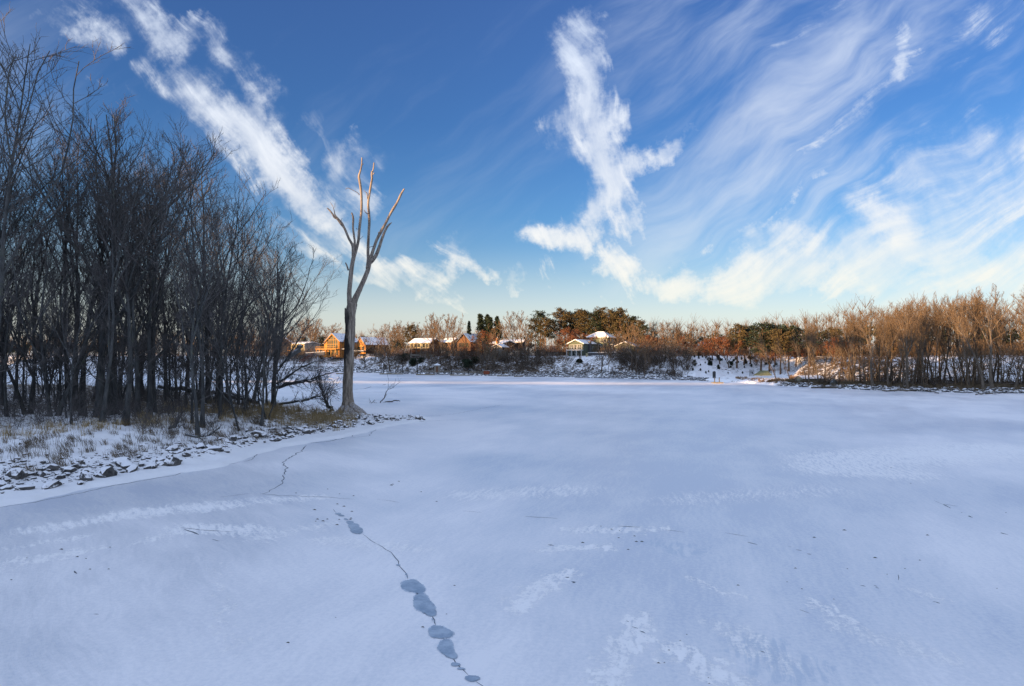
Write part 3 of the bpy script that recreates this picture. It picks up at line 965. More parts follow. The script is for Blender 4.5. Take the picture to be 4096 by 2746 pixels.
def build_forest():
    r = random.Random(42)
    front = [  # (trunk px, base row, top row, kind, label)
        (-45, 1722, 100, 1, 'tallest bare tree at the left edge of the wood, crown highest in the sky'),
        (287, 1697, 1010, 5, 'slim straight trunk standing alone in front of the wood beside the fallen log'),
        (397, 1673, 395, 2, 'thick dark trunk with a wide forking crown above the fallen logs'),
        (454, 1663, 400, 0, 'thick black trunk just right of the thickest forked one'),
        (598, 1673, 470, 1, 'bare tree with trunk leaning slightly over the snowy bank in mid wood'),
        (665, 1587, 640, 3, 'bare tree behind the pale grass clump in the wood'),
        (832, 1620, 590, 0, 'sturdy bare tree with crown rising above its neighbours near the end of the wood'),
        (880, 1640, 700, 3, 'bare tree whose trunk stands at the grass just right of a sturdier twin'),
        (908, 1617, 760, 5, 'slim bare tree beside two sturdy trunks near the end of the wood'),
        (992, 1625, 850, 1, 'bare tree with several steep limbs, third from the open end of the wood'),
        (1003, 1606, 880, 4, 'two-stemmed bare tree near the open end of the wood'),
        (1095, 1640, 935, 0, 'outermost bare tree of the wood with its crown spreading over the river'),
    ]
    for i, (px, py, top, k, lab) in enumerate(front):
        x, D, z = near_at(px, py)
        H = EYE + (HZ - top) / F * D - z
        o = plant(FOREST[k], x, D, z - .1, H, r.uniform(0, 6.28), lab, 'tree', 'bare trees of the wood on the left bank', wide=1.45 if i == 11 else 1.25 if i in (0, 2) else 1.1)
    n = 0
    pts = []
    tries = 0
    while n < 92 and tries < 20000:
        tries += 1
        D = 44 + 62 * r.random() ** .85
        px = r.uniform(-420, 1120) if n > 22 else r.uniform(-900, 0)
        x = (px - CX) / F * D
        if land_dist(x, D) < (11.0 if px < 700 else 5.0): continue
        uu = PERP[0] * x + PERP[1] * D
        if uu < -92: continue
        if any((x - a) ** 2 + (D - b) ** 2 < 5.0 for a, b in pts): continue
        pts.append((x, D))
        z = zn(x, D)
        top = env(px) + 25 + r.random() ** 1.5 * 330
        H = min(27, max(9, EYE + (HZ - top) / F * D - z))
        if uu < -70: H = min(H, r.uniform(13, 17.5))
        k = r.choice([0, 1, 1, 2, 3, 3, 4, 5])
        plant(FOREST[k], x, D, z - .1, H, r.uniform(0, 6.28), 'bare leafless tree among many alike ' + zone(px, [150, 480, 800, 9999], LW), 'tree', 'bare trees ' + zone(px, [150, 480, 800, 9999], LW),
              tilt=(r.gauss(0, .04), r.gauss(0, .05)), wide=r.uniform(.9, 1.25))
        n += 1
    for i in range(40):
        for _ in range(50):
            D = r.uniform(44, 80); px = r.uniform(-200, 1060); x = (px - CX) / F * D
            if land_dist(x, D) > (10 if px < 700 else 4.5): break
        plant(YOUNG, x, D, zn(x, D), r.uniform(5, 10), r.uniform(0, 6.28), 'thin young bare tree in the undergrowth ' + zone(px, [150, 480, 800, 9999], LW), 'tree', 'young trees ' + zone(px, [150, 480, 800, 9999], LW), tilt=(r.gauss(0, .1), r.gauss(0, .14)))
    # dense brush under the trees: one mass
    off = 0
    br = []
    for i in range(680):
        for _ in range(50):
            D = 43 + 50 * r.random() ** 1.3; px = r.uniform(-260, 1060); x = (px - CX) / F * D
            if land_dist(x, D) > (10.5 if px < 560 else 6): break
        z = zn(x, D)
        h = r.uniform(.8, 2.6)
        for s in range(r.randint(2, 5)):
            d = (r.gauss(0, .35), r.gauss(0, .35), 1)
            p, rr = grow(r, (x + r.gauss(0, .2), D + r.gauss(0, .2), z - .05), d, h * r.uniform(.6, 1), .013, .006, 5, .14, .02)
            br.append((p, rr))
            for q in range(5):
                k = r.randint(1, 3)
                c, cr = grow(r, p[k], child_dir(r, p[k + 1] - p[k], r.uniform(.4, 1.0)), h * r.uniform(.2, .5), .008, .005, 3, .15, .05)
                br.append((c, cr))
    V, Q = tubes(br, 3)
    tag(link('undergrowth', mesh('undergrowth', V, Q, M['twig_dark'])), 'tangled dark brush under the trees of the left wood', 'undergrowth', kind='stuff')


build_forest()


def blades(name, spots, m, label, hmin, hmax, w, seed, lean=.35, n=26, rad=.35, down=0.0, zfn=zn):
    r = random.Random(seed)
    V, T = [], []
    for (x, y, s) in spots:
        z = zfn(x, y)
        la = r.uniform(-.4, .4)
        for k in range(int(n * s)):
            a = r.uniform(0, 6.28); q = rad * s * math.sqrt(r.random())
            bx, by = x + q * math.cos(a), y + q * math.sin(a)
            h = r.uniform(hmin, hmax) * s ** .5
            lx, ly = r.gauss(down, lean) * h, r.gauss(la * .4, lean * .6) * h
            b = len(V)
            V += [(bx - w, by, z - .05), (bx + w, by, z - .05), (bx + lx * .45 - w * .7, by + ly * .4, z + h * .62), (bx + lx * .45 + w * .7, by + ly * .4, z + h * .62), (bx + lx, by + ly, z + h * (1 - .25 * min(1, abs(lx) / h)))]
            T += [(b, b + 1, b + 3), (b, b + 3, b + 2), (b + 2, b + 3, b + 4)]
    return tag(link(name, mesh(name, V, None, m, ft=T)), label, 'grass', kind='stuff')


def build_grass():
    r = random.Random(8)
    sp = []
    for i in range(400):   # tan grass along the edge of the wood, right part
        px = r.uniform(560, 1420); py = np.interp(px, [560, 800, 1100, 1420], [1665, 1640, 1650, 1690]) + r.gauss(0, 20) + (30 * r.random() ** 2)
        x, D, z = near_at(px, py)
        if land_dist(x, D) > 1.8 and vnoise(np.array([x * .55]), np.array([D * .55]))[0] > r.uniform(-.25, .2): sp.append((x, D, r.uniform(.6, 1.5)))
    for i in range(160):
        px = r.uniform(1060, 1320); py = r.uniform(1612, 1650)
        x, D, z = near_at(px, py)
        if land_dist(x, D) > .6: sp.append((x, D, r.uniform(.8, 1.5)))
    for i in range(80):
        px = r.uniform(-100, 640); py = np.interp(px, [0, 500], [1742, 1700]) + r.gauss(0, 10)
        x, D, z = near_at(px, py)
        sp.append((x, D, r.uniform(.4, 1.0)))
    blades('dry_grass', sp, M['grass'], 'pale tan dry grass along the edge of the left wood', .2, .8, .010, 1, n=22)
    sp = []
    for i in range(125):   # dark tufts bent over on the snowy slope
        px = r.uniform(-100, 1150)
        top, bot = np.interp(px, [0, 500, 1000, 1150], [1760, 1710, 1690, 1690]), np.interp(px, [0, 500, 1000, 1150], [1900, 1840, 1760, 1740])
        py = r.uniform(top, bot)
        x, D, z = near_at(px, py)
        if land_dist(x, D) > 1.2: sp.append((x, D, r.uniform(.35, 1.0)))
    blades('dark_grass', sp, M['grass_dark'], 'dark bent grass tufts poking through the snow of the near slope', .25, .6, .009, 2, lean=.5, n=44, rad=.4, down=-.7)
    sp = []
    for i in range(210):
        px = r.uniform(-100, 1250); py = np.interp(px, [0, 500, 1000, 1250], [1800, 1760, 1710, 1690]) + r.gauss(0, 38)
        x, D, z = near_at(px, py)
        if land_dist(x, D) > 2: sp.append((x, D, r.uniform(.2, .6)))
    blades('weeds', sp, M['grass_dark'], 'thin dry weed stalks standing in the snow of the near slope', .2, .8, .007, 3, lean=.22, n=14, rad=.7)


build_grass()


# ------------------------------------------------------------------ rocks
def rock_mesh(seed, flat=.6, sub=2):
    import bmesh
    r = random.Random(seed)
    bm = bmesh.new()
    bmesh.ops.create_icosphere(bm, subdivisions=sub, radius=.5)
    cuts = [Vector((r.gauss(0, 1), r.gauss(0, 1), r.gauss(0, .8))).normalized() for _ in range(7)]
    for v in bm.verts:
        n = v.co.normalized()
        k = 1.0
        for c in cuts:
            d = n.dot(c)
            if d > .55: k = min(k, .62 / max(d, .01))
        v.co = n * .5 * k * r.uniform(.95, 1.04)
        v.co.x *= 1.25; v.co.z *= flat
    me = bpy.data.meshes.new('rock')
    bm.to_mesh(me); bm.free()
    me.materials.append(M['rock'])
    return me


RZ = ['on the near shore at the left edge', 'around the big grey boulder on the near shore', 'between the big boulder and the broad rock outcrop', 'below the tan grass, left of the dead tree', 'right below the roots of the dead tree', 'on the thin spit right of the dead tree']


def build_rocks():
    r = random.Random(15)
    protos = [rock_mesh(i, r.uniform(.5, .85)) for i in range(7)]
    n = 0
    band = [(0, 1868, 1975), (350, 1860, 1935), (500, 1835, 1900), (700, 1800, 1858), (900, 1765, 1815), (1050, 1735, 1775), (1200, 1712, 1748), (1350, 1690, 1722), (1480, 1662, 1700), (1560, 1655, 1685), (1690, 1662, 1678)]
    bx = [b[0] for b in band]
    while n < 296:
        px = r.uniform(-60, 1690) if n < 160 else r.uniform(950, 1680)
        py = np.interp(px, bx, [b[1] for b in band]) + (np.interp(px, bx, [b[2] for b in band]) - np.interp(px, bx, [b[1] for b in band])) * r.random()
        if r.random() < .28: py -= abs(r.gauss(0, 30))
        x, D, z = near_at(px, py)
        ld = land_dist(x, D)
        if ld < .15 or (px < 900 and ld < .8): continue
        s = min(1.0, .34 * math.exp(r.gauss(0, .42)))
        if px > 1150: s *= .9
        if px < 560: s *= 1.25
        o = tag(link('rock', protos[n % 7], None, (x, D, z + s * r.uniform(-.12, .12))), 'dark rock poking through the snow ' + zone(px, [320, 620, 950, 1200, 1450, 9999], RZ), 'rock', 'rocks ' + zone(px, [320, 620, 950, 1200, 1450, 9999], RZ))
        o.scale = (s * r.uniform(.9, 1.4), s * r.uniform(.8, 1.2), s * r.uniform(.9, 1.5))
        o.rotation_euler = (r.gauss(0, .2), r.gauss(0, .2), r.uniform(0, 6.28))
        n += 1
    for (px, py, s, lab) in [(490, 1858, .85, 'largest grey boulder capped with snow on the near slope'), (1155, 1722, .8, 'dark squared boulder at the foot of the pale grass near the shore'),
                             (1035, 1745, .95, 'broad dark rock outcrop on the shore below the tan grass'), (1482, 1697, .6, 'lone dark rock resting on the ice below the dead tree')]:
        x, D, z = near_at(px, py)
        o = tag(link('boulder', rock_mesh(100 + px, .8, 3), None, (x, D, z + s * .15)), lab, 'boulder')
        o.scale = (s, s, s * .8)
    me0 = rock_mesh(210, .75, 1)
    v0 = np.array([v.co[:] for v in me0.vertices]); f0 = np.array([p.vertices[:] for p in me0.polygons])
    Vs, Ts, off = [], [], 0
    for i in range(1100):
        px = r.uniform(-80, 1680)
        a, b = np.interp(px, bx, [q[1] for q in band]), np.interp(px, bx, [q[2] for q in band])
        py = a + (b - a) * r.random() - abs(r.gauss(0, 38)) * (px < 1250)
        x, D, z = near_at(px, py)
        if land_dist(x, D) < .3: continue
        k = min(.34, .13 * math.exp(r.gauss(0, .5)))
        c, sn = math.cos(i), math.sin(i)
        v = v0 * k * np.array([r.uniform(.8, 1.6), 1, r.uniform(.6, 1.2)])
        v = np.stack([v[:, 0] * c - v[:, 1] * sn, v[:, 0] * sn + v[:, 1] * c, v[:, 2]], -1)
        Vs.append(v + np.array([x, D, z + .05 * k])); Ts.append(f0 + off); off += len(v0)
    tag(link('shore_stones', mesh('shore_stones', np.concatenate(Vs), None, M['rock'], ft=np.concatenate(Ts))), 'small snow-dusted stones strewn between the larger rocks of the near shore', 'stones', kind='stuff')
    # riprap along the far shore: thousands of small rocks, one mass
    bm_v = []
    me0 = rock_mesh(200, .7, 1)
    v0 = np.array([v.co[:] for v in me0.vertices]); f0 = np.array([p.vertices[:] for p in me0.polygons])
    Vs, Ts = [], []
    off = 0
    rs = np.random.RandomState(4)
    for i in range(3600):
        px = rs.uniform(900, 2830)
        px = px if rs.rand() > .12 else rs.uniform(3120, 4250)
        d = rs.rand() ** 1.3 * (6.5 if px < 2830 else 2.0) + .1
        D = float(shoreD(np.array([px]))[0]) + d
        x = (px - CX) / F * D
        s = rs.uniform(.35, .95)
        a = rs.uniform(0, 6.28)
        c, sn = math.cos(a), math.sin(a)
        v = v0 * s * np.array([rs.uniform(.8, 1.4), 1, rs.uniform(.6, 1)])
        v = np.stack([v[:, 0] * c - v[:, 1] * sn, v[:, 0] * sn + v[:, 1] * c, v[:, 2]], -1)
        Vs.append(v + np.array([x, D, zf(x, D) + .12 * s])); Ts.append(f0 + off); off += len(v0)
    tag(link('riprap', mesh('riprap', np.concatenate(Vs), None, M['rock'], ft=np.concatenate(Ts))), 'band of tumbled dark rocks dusted with snow along the far waterline', 'rocks', kind='stuff')


build_rocks()


# ------------------------------------------------------------------ the tall dead tree at the tip
def build_dead_tree():
    r = random.Random(77)
    D = 67.6
    ox, oy = (1388 - CX) / F * D, D
    t = root('dead_tree', 'tall bleached dead tree with broken bare limbs standing at the tip of the near bank', 'tree', (ox, oy, 0))
    def L(px, py, dy=0.0): return ((px - CX) / F * (D + dy) - ox, dy, EYE - (py - HZ) / F * (D + dy))
    m2 = D / F

    def limb(pts, name='limb', side=10, knots=.05, seg=4, m=None):
        """smooth tube through (px, py, width px, depth offset)"""
        P = []
        n = len(pts)
        for i in range(n - 1):
            for k in range(seg):
                u = k / seg
                g = lambda j: pts[max(0, min(n - 1, j))]
                p0, p1, p2, p3 = g(i - 1), g(i), g(i + 1), g(i + 2)
                P.append([.5 * (2 * p1[c] + (p2[c] - p0[c]) * u + (2 * p0[c] - 5 * p1[c] + 4 * p2[c] - p3[c]) * u * u + (3 * p1[c] - p0[c] - 3 * p2[c] + p3[c]) * u ** 3) for c in range(4)])
        P.append(list(pts[-1]))
        C = np.array([L(a, b, d) for a, b, w, d in P]); Rr = np.array([w * m2 / 2 for a, b, w, d in P])
        T = np.gradient(C, axis=0); T /= np.linalg.norm(T, axis=1, keepdims=True)
        V, Q = [], []
        ph = r.uniform(0, 6)
        for i, (c, rr, tt) in enumerate(zip(C, Rr, T)):
            a = np.cross(tt, (0, 1, 0)); a /= np.linalg.norm(a); b = np.cross(tt, a)
            for k in range(side):
                an = 2 * math.pi * k / side
                q = 1 + knots * (math.sin(3 * an + ph + i * .35) + .6 * math.sin(5 * an - i * .22)) + r.uniform(-knots, knots) * .6
                V.append(c + (a * math.cos(an) + b * math.sin(an)) * rr * q)
            if i:
                b0 = (i - 1) * side
                Q += [(b0 + k, b0 + (k + 1) % side, b0 + side + (k + 1) % side, b0 + side + k) for k in range(side)]
        V.append(C[-1] + T[-1] * Rr[-1] * .6)
        e = len(V) - 1 - side
        tri = [(e + k, e + (k + 1) % side, len(V) - 1) for k in range(side)]
        return link(name, mesh(name, V, Q, m or M['dead'], True, ft=tri), t)

    limb([(1394, 1680, 78, .0), (1393, 1650, 64, 0), (1391, 1620, 50, 0), (1392, 1584, 42, 0), (1392.5, 1520, 38.5, 0), (1394, 1460, 37.5, 0), (1397, 1400, 38.5, 0), (1399.5, 1340, 39, 0), (1401, 1290, 40, 0), (1403, 1250, 41, 0), (1408, 1214, 37, 0)], 'trunk', 26, .075, 7)
    limb([(1402, 1232, 26, 0), (1398, 1195, 20, -.1), (1397, 1165, 19, -.2), (1401, 1120, 18, -.3), (1407, 1070, 17, -.3), (1416, 1025, 16, -.3), (1423, 1005, 13, -.3), (1433, 965, 11.5, -.2), (1437, 920, 11, 0), (1443, 870, 10, .1), (1446, 840, 10, .1),
          (1446, 790, 9.5, 0), (1443, 755, 10, 0), (1438, 722, 10, -.1), (1436, 705, 9, -.1), (1443, 680, 6.5, -.1), (1447, 655, 5.5, 0), (1447.5, 632, 5, .1)], 'limb')
    limb([(1410, 1226, 28, 0), (1421, 1195, 24, .3), (1438, 1160, 21, .5), (1456, 1120, 19, .7), (1470, 1085, 18, .8), (1477, 1060, 16, .8), (1484, 1030, 15, .8), (1497, 990, 12, .9), (1507, 960, 12, 1.0), (1521, 933, 13, 1.1), (1535, 908, 11, 1.2), (1546, 888, 10, 1.2), (1562, 855, 10, 1.3),
          (1574, 835, 11, 1.3), (1590, 808, 9, 1.4), (1604, 778, 9, 1.5), (1617, 756, 6, 1.5)], 'limb')
    limb([(1482, 1050, 18, .8), (1502, 1025, 15, .5), (1515, 995, 13, .3), (1525, 965, 12, .2), (1538, 930, 9.5, .1), (1551, 905, 9, 0), (1567, 891, 3, 0)], 'limb')
    limb([(1472, 1075, 20, .8), (1473, 1040, 13, 1.0), (1472, 1000, 12, 1.2), (1475, 930, 11, 1.4), (1477, 880, 11, 1.4), (1473, 820, 9.5, 1.3), (1477, 785, 9, 1.2), (1484, 740, 9, 1.2), (1488, 715, 8.5, 1.1), (1487, 695, 8, 1.1), (1493, 680, 5.5, 1.1), (1496, 652, 5, 1.1)], 'limb')
    limb([(1415, 1025, 17, -.3), (1411, 985, 12, -.6), (1395, 955, 9.5, -.9), (1378, 915, 9, -1.1), (1365, 898, 8, -1.3), (1349, 877, 7, -1.5), (1338, 870, 8, -1.6), (1330, 857, 7, -1.7), (1319, 843, 6, -1.8), (1309, 833, 4, -1.9)], 'limb')
    limb([(1383, 925, 7, -1.1), (1371, 897, 6, -1.0), (1357, 880, 6.5, -1.0), (1341, 862, 5, -1.1), (1337, 845, 3, -1.1), (1332, 828, 2.5, -1.1), (1322, 811, 1.8, -1.1)], 'limb', 6)
    limb([(1414, 1005, 14, -.3), (1419, 970, 9, .1), (1416, 945, 8.5, .3), (1412, 910, 8, .4), (1413, 875, 8, .4), (1407, 852, 5.5, .4)], 'limb')
    for pts in [[(1437, 780, 4, 0), (1430, 772, 2.6, -.2), (1410, 761, 2.2, -.5), (1392, 753, 2.4, -.7), (1382, 758, 1.6, -.8)], [(1470, 798, 4, 1.2), (1468, 775, 4, 1.0), (1463, 770, 2, .9), (1455, 762, 1.5, .9)],
                [(1470, 857, 4, 1.3), (1461, 849, 3, 1), (1455, 840, 2, .9)], [(1393, 1082, 7, -.3), (1388, 1065, 6, -.5), (1382, 1052, 5, -.6)], [(1339, 833, 2, -1.1), (1340, 812, 1.4, -1.2)],
                [(1440, 958, 2.2, 0), (1453, 945, 1.4, .3)], [(1448, 663, 2.5, .1), (1454, 655, 2.2, .2)], [(1491, 700, 4, 1.1), (1497, 692, 4, 1.0)], [(1486, 690, 5, 1.1), (1487, 686, 5, 1.0)],
                [(1478, 990, 2.5, 1.0), (1495, 985, 2, .7)], [(1515, 935, 5, 1.0), (1514, 930, 4, .8)], [(1428, 918, 3, 0), (1425, 914, 2, -.2)], [(1364, 886, 2, -1.1), (1368, 874, 1.6, -1.2)], [(1548, 884, 2, 1.2), (1541, 883, 1.4, 1.1)]]:
        limb(pts, 'stub', 6, .03, 3)
    # broken shard standing on the left shoulder
    limb([(1391, 1325, 12, -.2), (1386, 1290, 12, -.2), (1383, 1262, 10, -.2), (1382, 1245, 8, -.2), (1381, 1233, 5, -.2)], 'shard', 8, .08, 3)
    # roots flaring on to the ground
    for pts in [[(1383, 1628, 34, -.1), (1358, 1655, 34, -.9), (1335, 1668, 20, -1.4), (1318, 1676, 10, -1.8)], [(1402, 1622, 32, -.1), (1432, 1650, 38, -.9), (1465, 1668, 26, -1.3), (1505, 1682, 18, -1.5), (1540, 1690, 8, -1.6)],
                [(1392, 1632, 30, -.3), (1385, 1662, 34, -1.4), (1378, 1680, 20, -2.0)], [(1398, 1634, 30, -.3), (1412, 1664, 30, -1.5), (1425, 1682, 20, -2.1), (1450, 1692, 10, -2.3)], [(1384, 1632, 30, .3), (1365, 1645, 26, 1.3), (1352, 1650, 14, 1.9)]]:
        limb(pts, 'root', 10, .12, 5)
    return t


build_dead_tree()
# ------------------------------------------------------------------ fallen wood and broken branches
def branchy(name, label, cat, pts, m, seed, twigs=20, tl=.9, ground=None, side=7, sub=3, tm=None, up=.0, group=None):
    """a limb through (px, py, D, radius m) with side shoots"""
    r = random.Random(seed)
    P = [np.array(W(a, b, D)) for a, b, D, _ in pts]
    Rr = [q[3] for q in pts]
    C, RR = [], []
    for i in range(len(P) - 1):
        for k in range(4):
            u = k / 4
            C.append(P[i] + (P[i + 1] - P[i]) * u + np.array([r.gauss(0, 1), r.gauss(0, 1), r.gauss(0, 1)]) * Rr[i] * .35)
            RR.append(Rr[i] + (Rr[i + 1] - Rr[i]) * u)
    C.append(P[-1]); RR.append(Rr[-1])
    C, RR = np.array(C), np.array(RR)
    o0 = C[0].copy()
    C = C - o0
    V, Q = tubes([(C, RR)], side)
    nv = len(V)
    V = np.concatenate([V, C[:1], C[-1:]])
    tri = [((k + 1) % side, k, nv) for k in range(side)] + [(nv - side + k, nv - side + (k + 1) % side, nv + 1) for k in range(side)]
    if not twigs:
        return tag(link(name, mesh(name, V, Q, m, True, ft=tri), None, tuple(o0)), label, cat, group)
    t = root(name, label, cat, tuple(o0), 0, group)
    link('limb', mesh('limb', V, Q, m, True, ft=tri), t)
    A, B = [], []
    n = len(C)
    for i in range(twigs):
        f = (.12 + .88 * r.random()) * (n - 1); k = min(n - 2, int(f))
        d = child_dir(r, C[k + 1] - C[k], r.uniform(.35, 1.0)); d[2] += up
        L = tl * r.uniform(.5, 1.4)
        p, rr = grow(r, C[k] + (C[k + 1] - C[k]) * (f - k), d, L, max(.012, min(.04, RR[k] * .5)), .010, 6, .18, up * .3)
        A.append((p, rr))
        for j in range(sub):
            kk = r.randint(1, 4)
            q, qr = grow(r, p[kk], child_dir(r, p[kk + 1] - p[kk], r.uniform(.4, .9)), L * r.uniform(.3, .7), .011, .006, 4, .16, up * .2)
            B.append((q, qr))
            if sub > 3:
                for jj in range(3):
                    k3 = r.randint(0, 2)
                    B.append(grow(r, q[k3], child_dir(r, q[k3 + 1] - q[k3], r.uniform(.4, .9)), L * r.uniform(.15, .35), .008, .005, 4, .16, 0))
    V1, Q1 = tubes(A, 4); V2, Q2 = tubes(B, 3)
    link('twigs', mesh('twigs', np.concatenate([V1, V2]), np.concatenate([Q1, Q2 + len(V1)]), tm or m), t)
    return t


def build_fallen():
    m, tm = M['bark_dark'], M['twig_dark']
    branchy('fallen_branch', 'long dark fallen branch arching low over the ice towards the dead tree', 'branch', [(1085, 1562, 66, .16), (1130, 1540, 67, .14), (1185, 1530, 68, .12), (1245, 1518, 69, .09), (1305, 1497, 70, .06), (1365, 1483, 71, .03)], m, 1, 26, 1.2, sub=5, tm=tm)
    branchy('fallen_branch', 'second fallen branch just below the longest one over the ice', 'branch', [(1100, 1550, 67, .18), (1160, 1537, 68, .15), (1215, 1527, 68, .12), (1268, 1520, 69, .05)], m, 2, 18, 1.0, sub=5, tm=tm)
    branchy('fallen_branch', 'dark branch rising from the edge of the wood towards the far stairs', 'branch', [(1105, 1535, 66, .13), (1160, 1500, 67, .10), (1205, 1468, 68, .08), (1260, 1448, 69, .06), (1330, 1428, 70, .03)], m, 3, 24, 1.4, sub=5, tm=tm)
    branchy('fallen_branch', 'low curved fallen branch resting on the tan grass near the dead tree', 'branch', [(1115, 1618, 64, .12), (1190, 1606, 64, .13), (1245, 1592, 65, .11), (1290, 1584, 65, .07), (1320, 1565, 66, .04), (1372, 1550, 67, .02)], m, 4, 30, 1.3, sub=5, tm=tm, up=.1)
    branchy('dead_shrub', 'dark dead bush of upturned branches at the left foot of the dead tree', 'bush', [(1335, 1640, 66, .20), (1312, 1625, 66, .16), (1298, 1590, 66.5, .09), (1285, 1555, 67, .05), (1275, 1525, 67, .02)], m, 5, 46, 1.6, sub=5, tm=tm, up=.25)
    branchy('broken_trunk', 'short thick broken trunk leaning in front of the far stairs', 'trunk', [(1118, 1466, 76, .10), (1150, 1436, 77, .20), (1190, 1402, 78, .30), (1207, 1388, 78.5, .26)], m, 6, 0)
    x, D, z = near_at(20, 1795)
    branchy('log', 'short bleached log half buried in the snow at the left edge', 'log', [(-30, 1790, 37, .20), (10, 1797, 37, .21), (60, 1790, 37, .18), (118, 1772, 37.4, .10)], M['log'], 7, 0)
    branchy('log', 'long fallen trunk lying along the foot of the wood behind the slim lone trunk', 'log', [(50, 1668, 51, .22), (130, 1672, 51, .24), (215, 1680, 50.5, .2), (290, 1690, 50, .14)], M['log'], 8, 6, .8)
    branchy('log', 'pale fallen trunk slanting from the grass edge up to the thick forked tree', 'log', [(215, 1712, 46.5, .20), (290, 1695, 47.5, .18), (350, 1683, 48.5, .15), (440, 1674, 49.5, .10)], M['log'], 9, 5, .8)
    branchy('log', 'dark fallen trunk lying between the trees near the open end of the wood', 'log', [(640, 1545, 80, .22), (760, 1565, 78, .28), (900, 1580, 76, .24), (1000, 1604, 74, .14)], M['bark_dark'], 10, 8, 1.2, tm=tm)
    branchy('log', 'heavy snow-dusted trunk fallen just behind the sturdy twin trees', 'log', [(915, 1572, 80, .3), (970, 1592, 78, .32), (1030, 1612, 75, .2)], M['bark_dark'], 11, 6, 1.0, tm=tm)
    branchy('driftwood', 'dark forked driftwood on the snowy slope in front of the wood', 'driftwood', [(655, 1728, 46, .12), (690, 1712, 46.3, .13), (705, 1692, 46.5, .07), (712, 1676, 46.8, .03)], m, 12, 18, .8, tm=tm, up=.2)
    branchy('driftwood', 'tangled dark branch lying on the slope beside the forked driftwood', 'driftwood', [(742, 1738, 44.5, .07), (790, 1750, 44.2, .07), (835, 1742, 44.6, .05), (880, 1712, 46, .03)], m, 13, 16, .7, tm=tm, up=.2)
    # broken sticks frozen in the ice
    branchy('stick', 'thin forked branch standing up from the ice right of the dead tree', 'stick', [(1520, 1612, 90, .07), (1538, 1592, 90, .07), (1546, 1566, 90, .045), (1553, 1558, 90, .03), (1566, 1555.5, 90, .02)], tm, 14, 7, 1.6, up=.3)
    branchy('stick', 'low bent branch lying on the ice right of the dead tree', 'stick', [(1530, 1611, 91, .05), (1560, 1607, 91, .09), (1588, 1603, 91, .07), (1601, 1605, 91, .04)], tm, 15, 0)
    branchy('stick', 'small forked twig in the ice nearest the dead tree', 'stick', [(1484, 1614, 89, .035), (1494, 1607, 89, .04), (1499, 1599, 89, .02)], tm, 16, 2, .5)
    branchy('stick', 'small hooked twig frozen in the ice beside the forked twig', 'stick', [(1479, 1614, 89, .03), (1482, 1605, 89, .03)], tm, 17, 2, .3)
    branchy('stick', 'short stick poking from the snow among the last rocks of the point', 'stick', [(1645, 1669, 67, .02), (1640, 1659, 67, .015)], tm, 18, 0)


build_fallen()


# ------------------------------------------------------------------ conifers
def clumps(pts, seed, n, size):
    """needle sprays: many small folded triangles round each point (x,y,z,radius)"""
    r = np.random.RandomState(seed)
    V, T = [], []
    for (x, y, z, rad, k) in pts:
        for _ in range(int(n * k)):
            d = r.normal(size=3); d /= np.linalg.norm(d)
            c = np.array([x, y, z]) + d * rad * r.rand() ** .45 * np.array([1, 1, .62])
            s = size * r.uniform(.6, 1.3)
            a = d + r.normal(size=3) * .5; a[2] += .25; a /= np.linalg.norm(a)
            b = np.cross(a, r.normal(size=3)); b /= np.linalg.norm(b)
            v0 = len(V)
            V += [c - b * s * .45, c + b * s * .45, c + a * s * 1.25]
            T.append((v0, v0 + 1, v0 + 2))
    return V, T


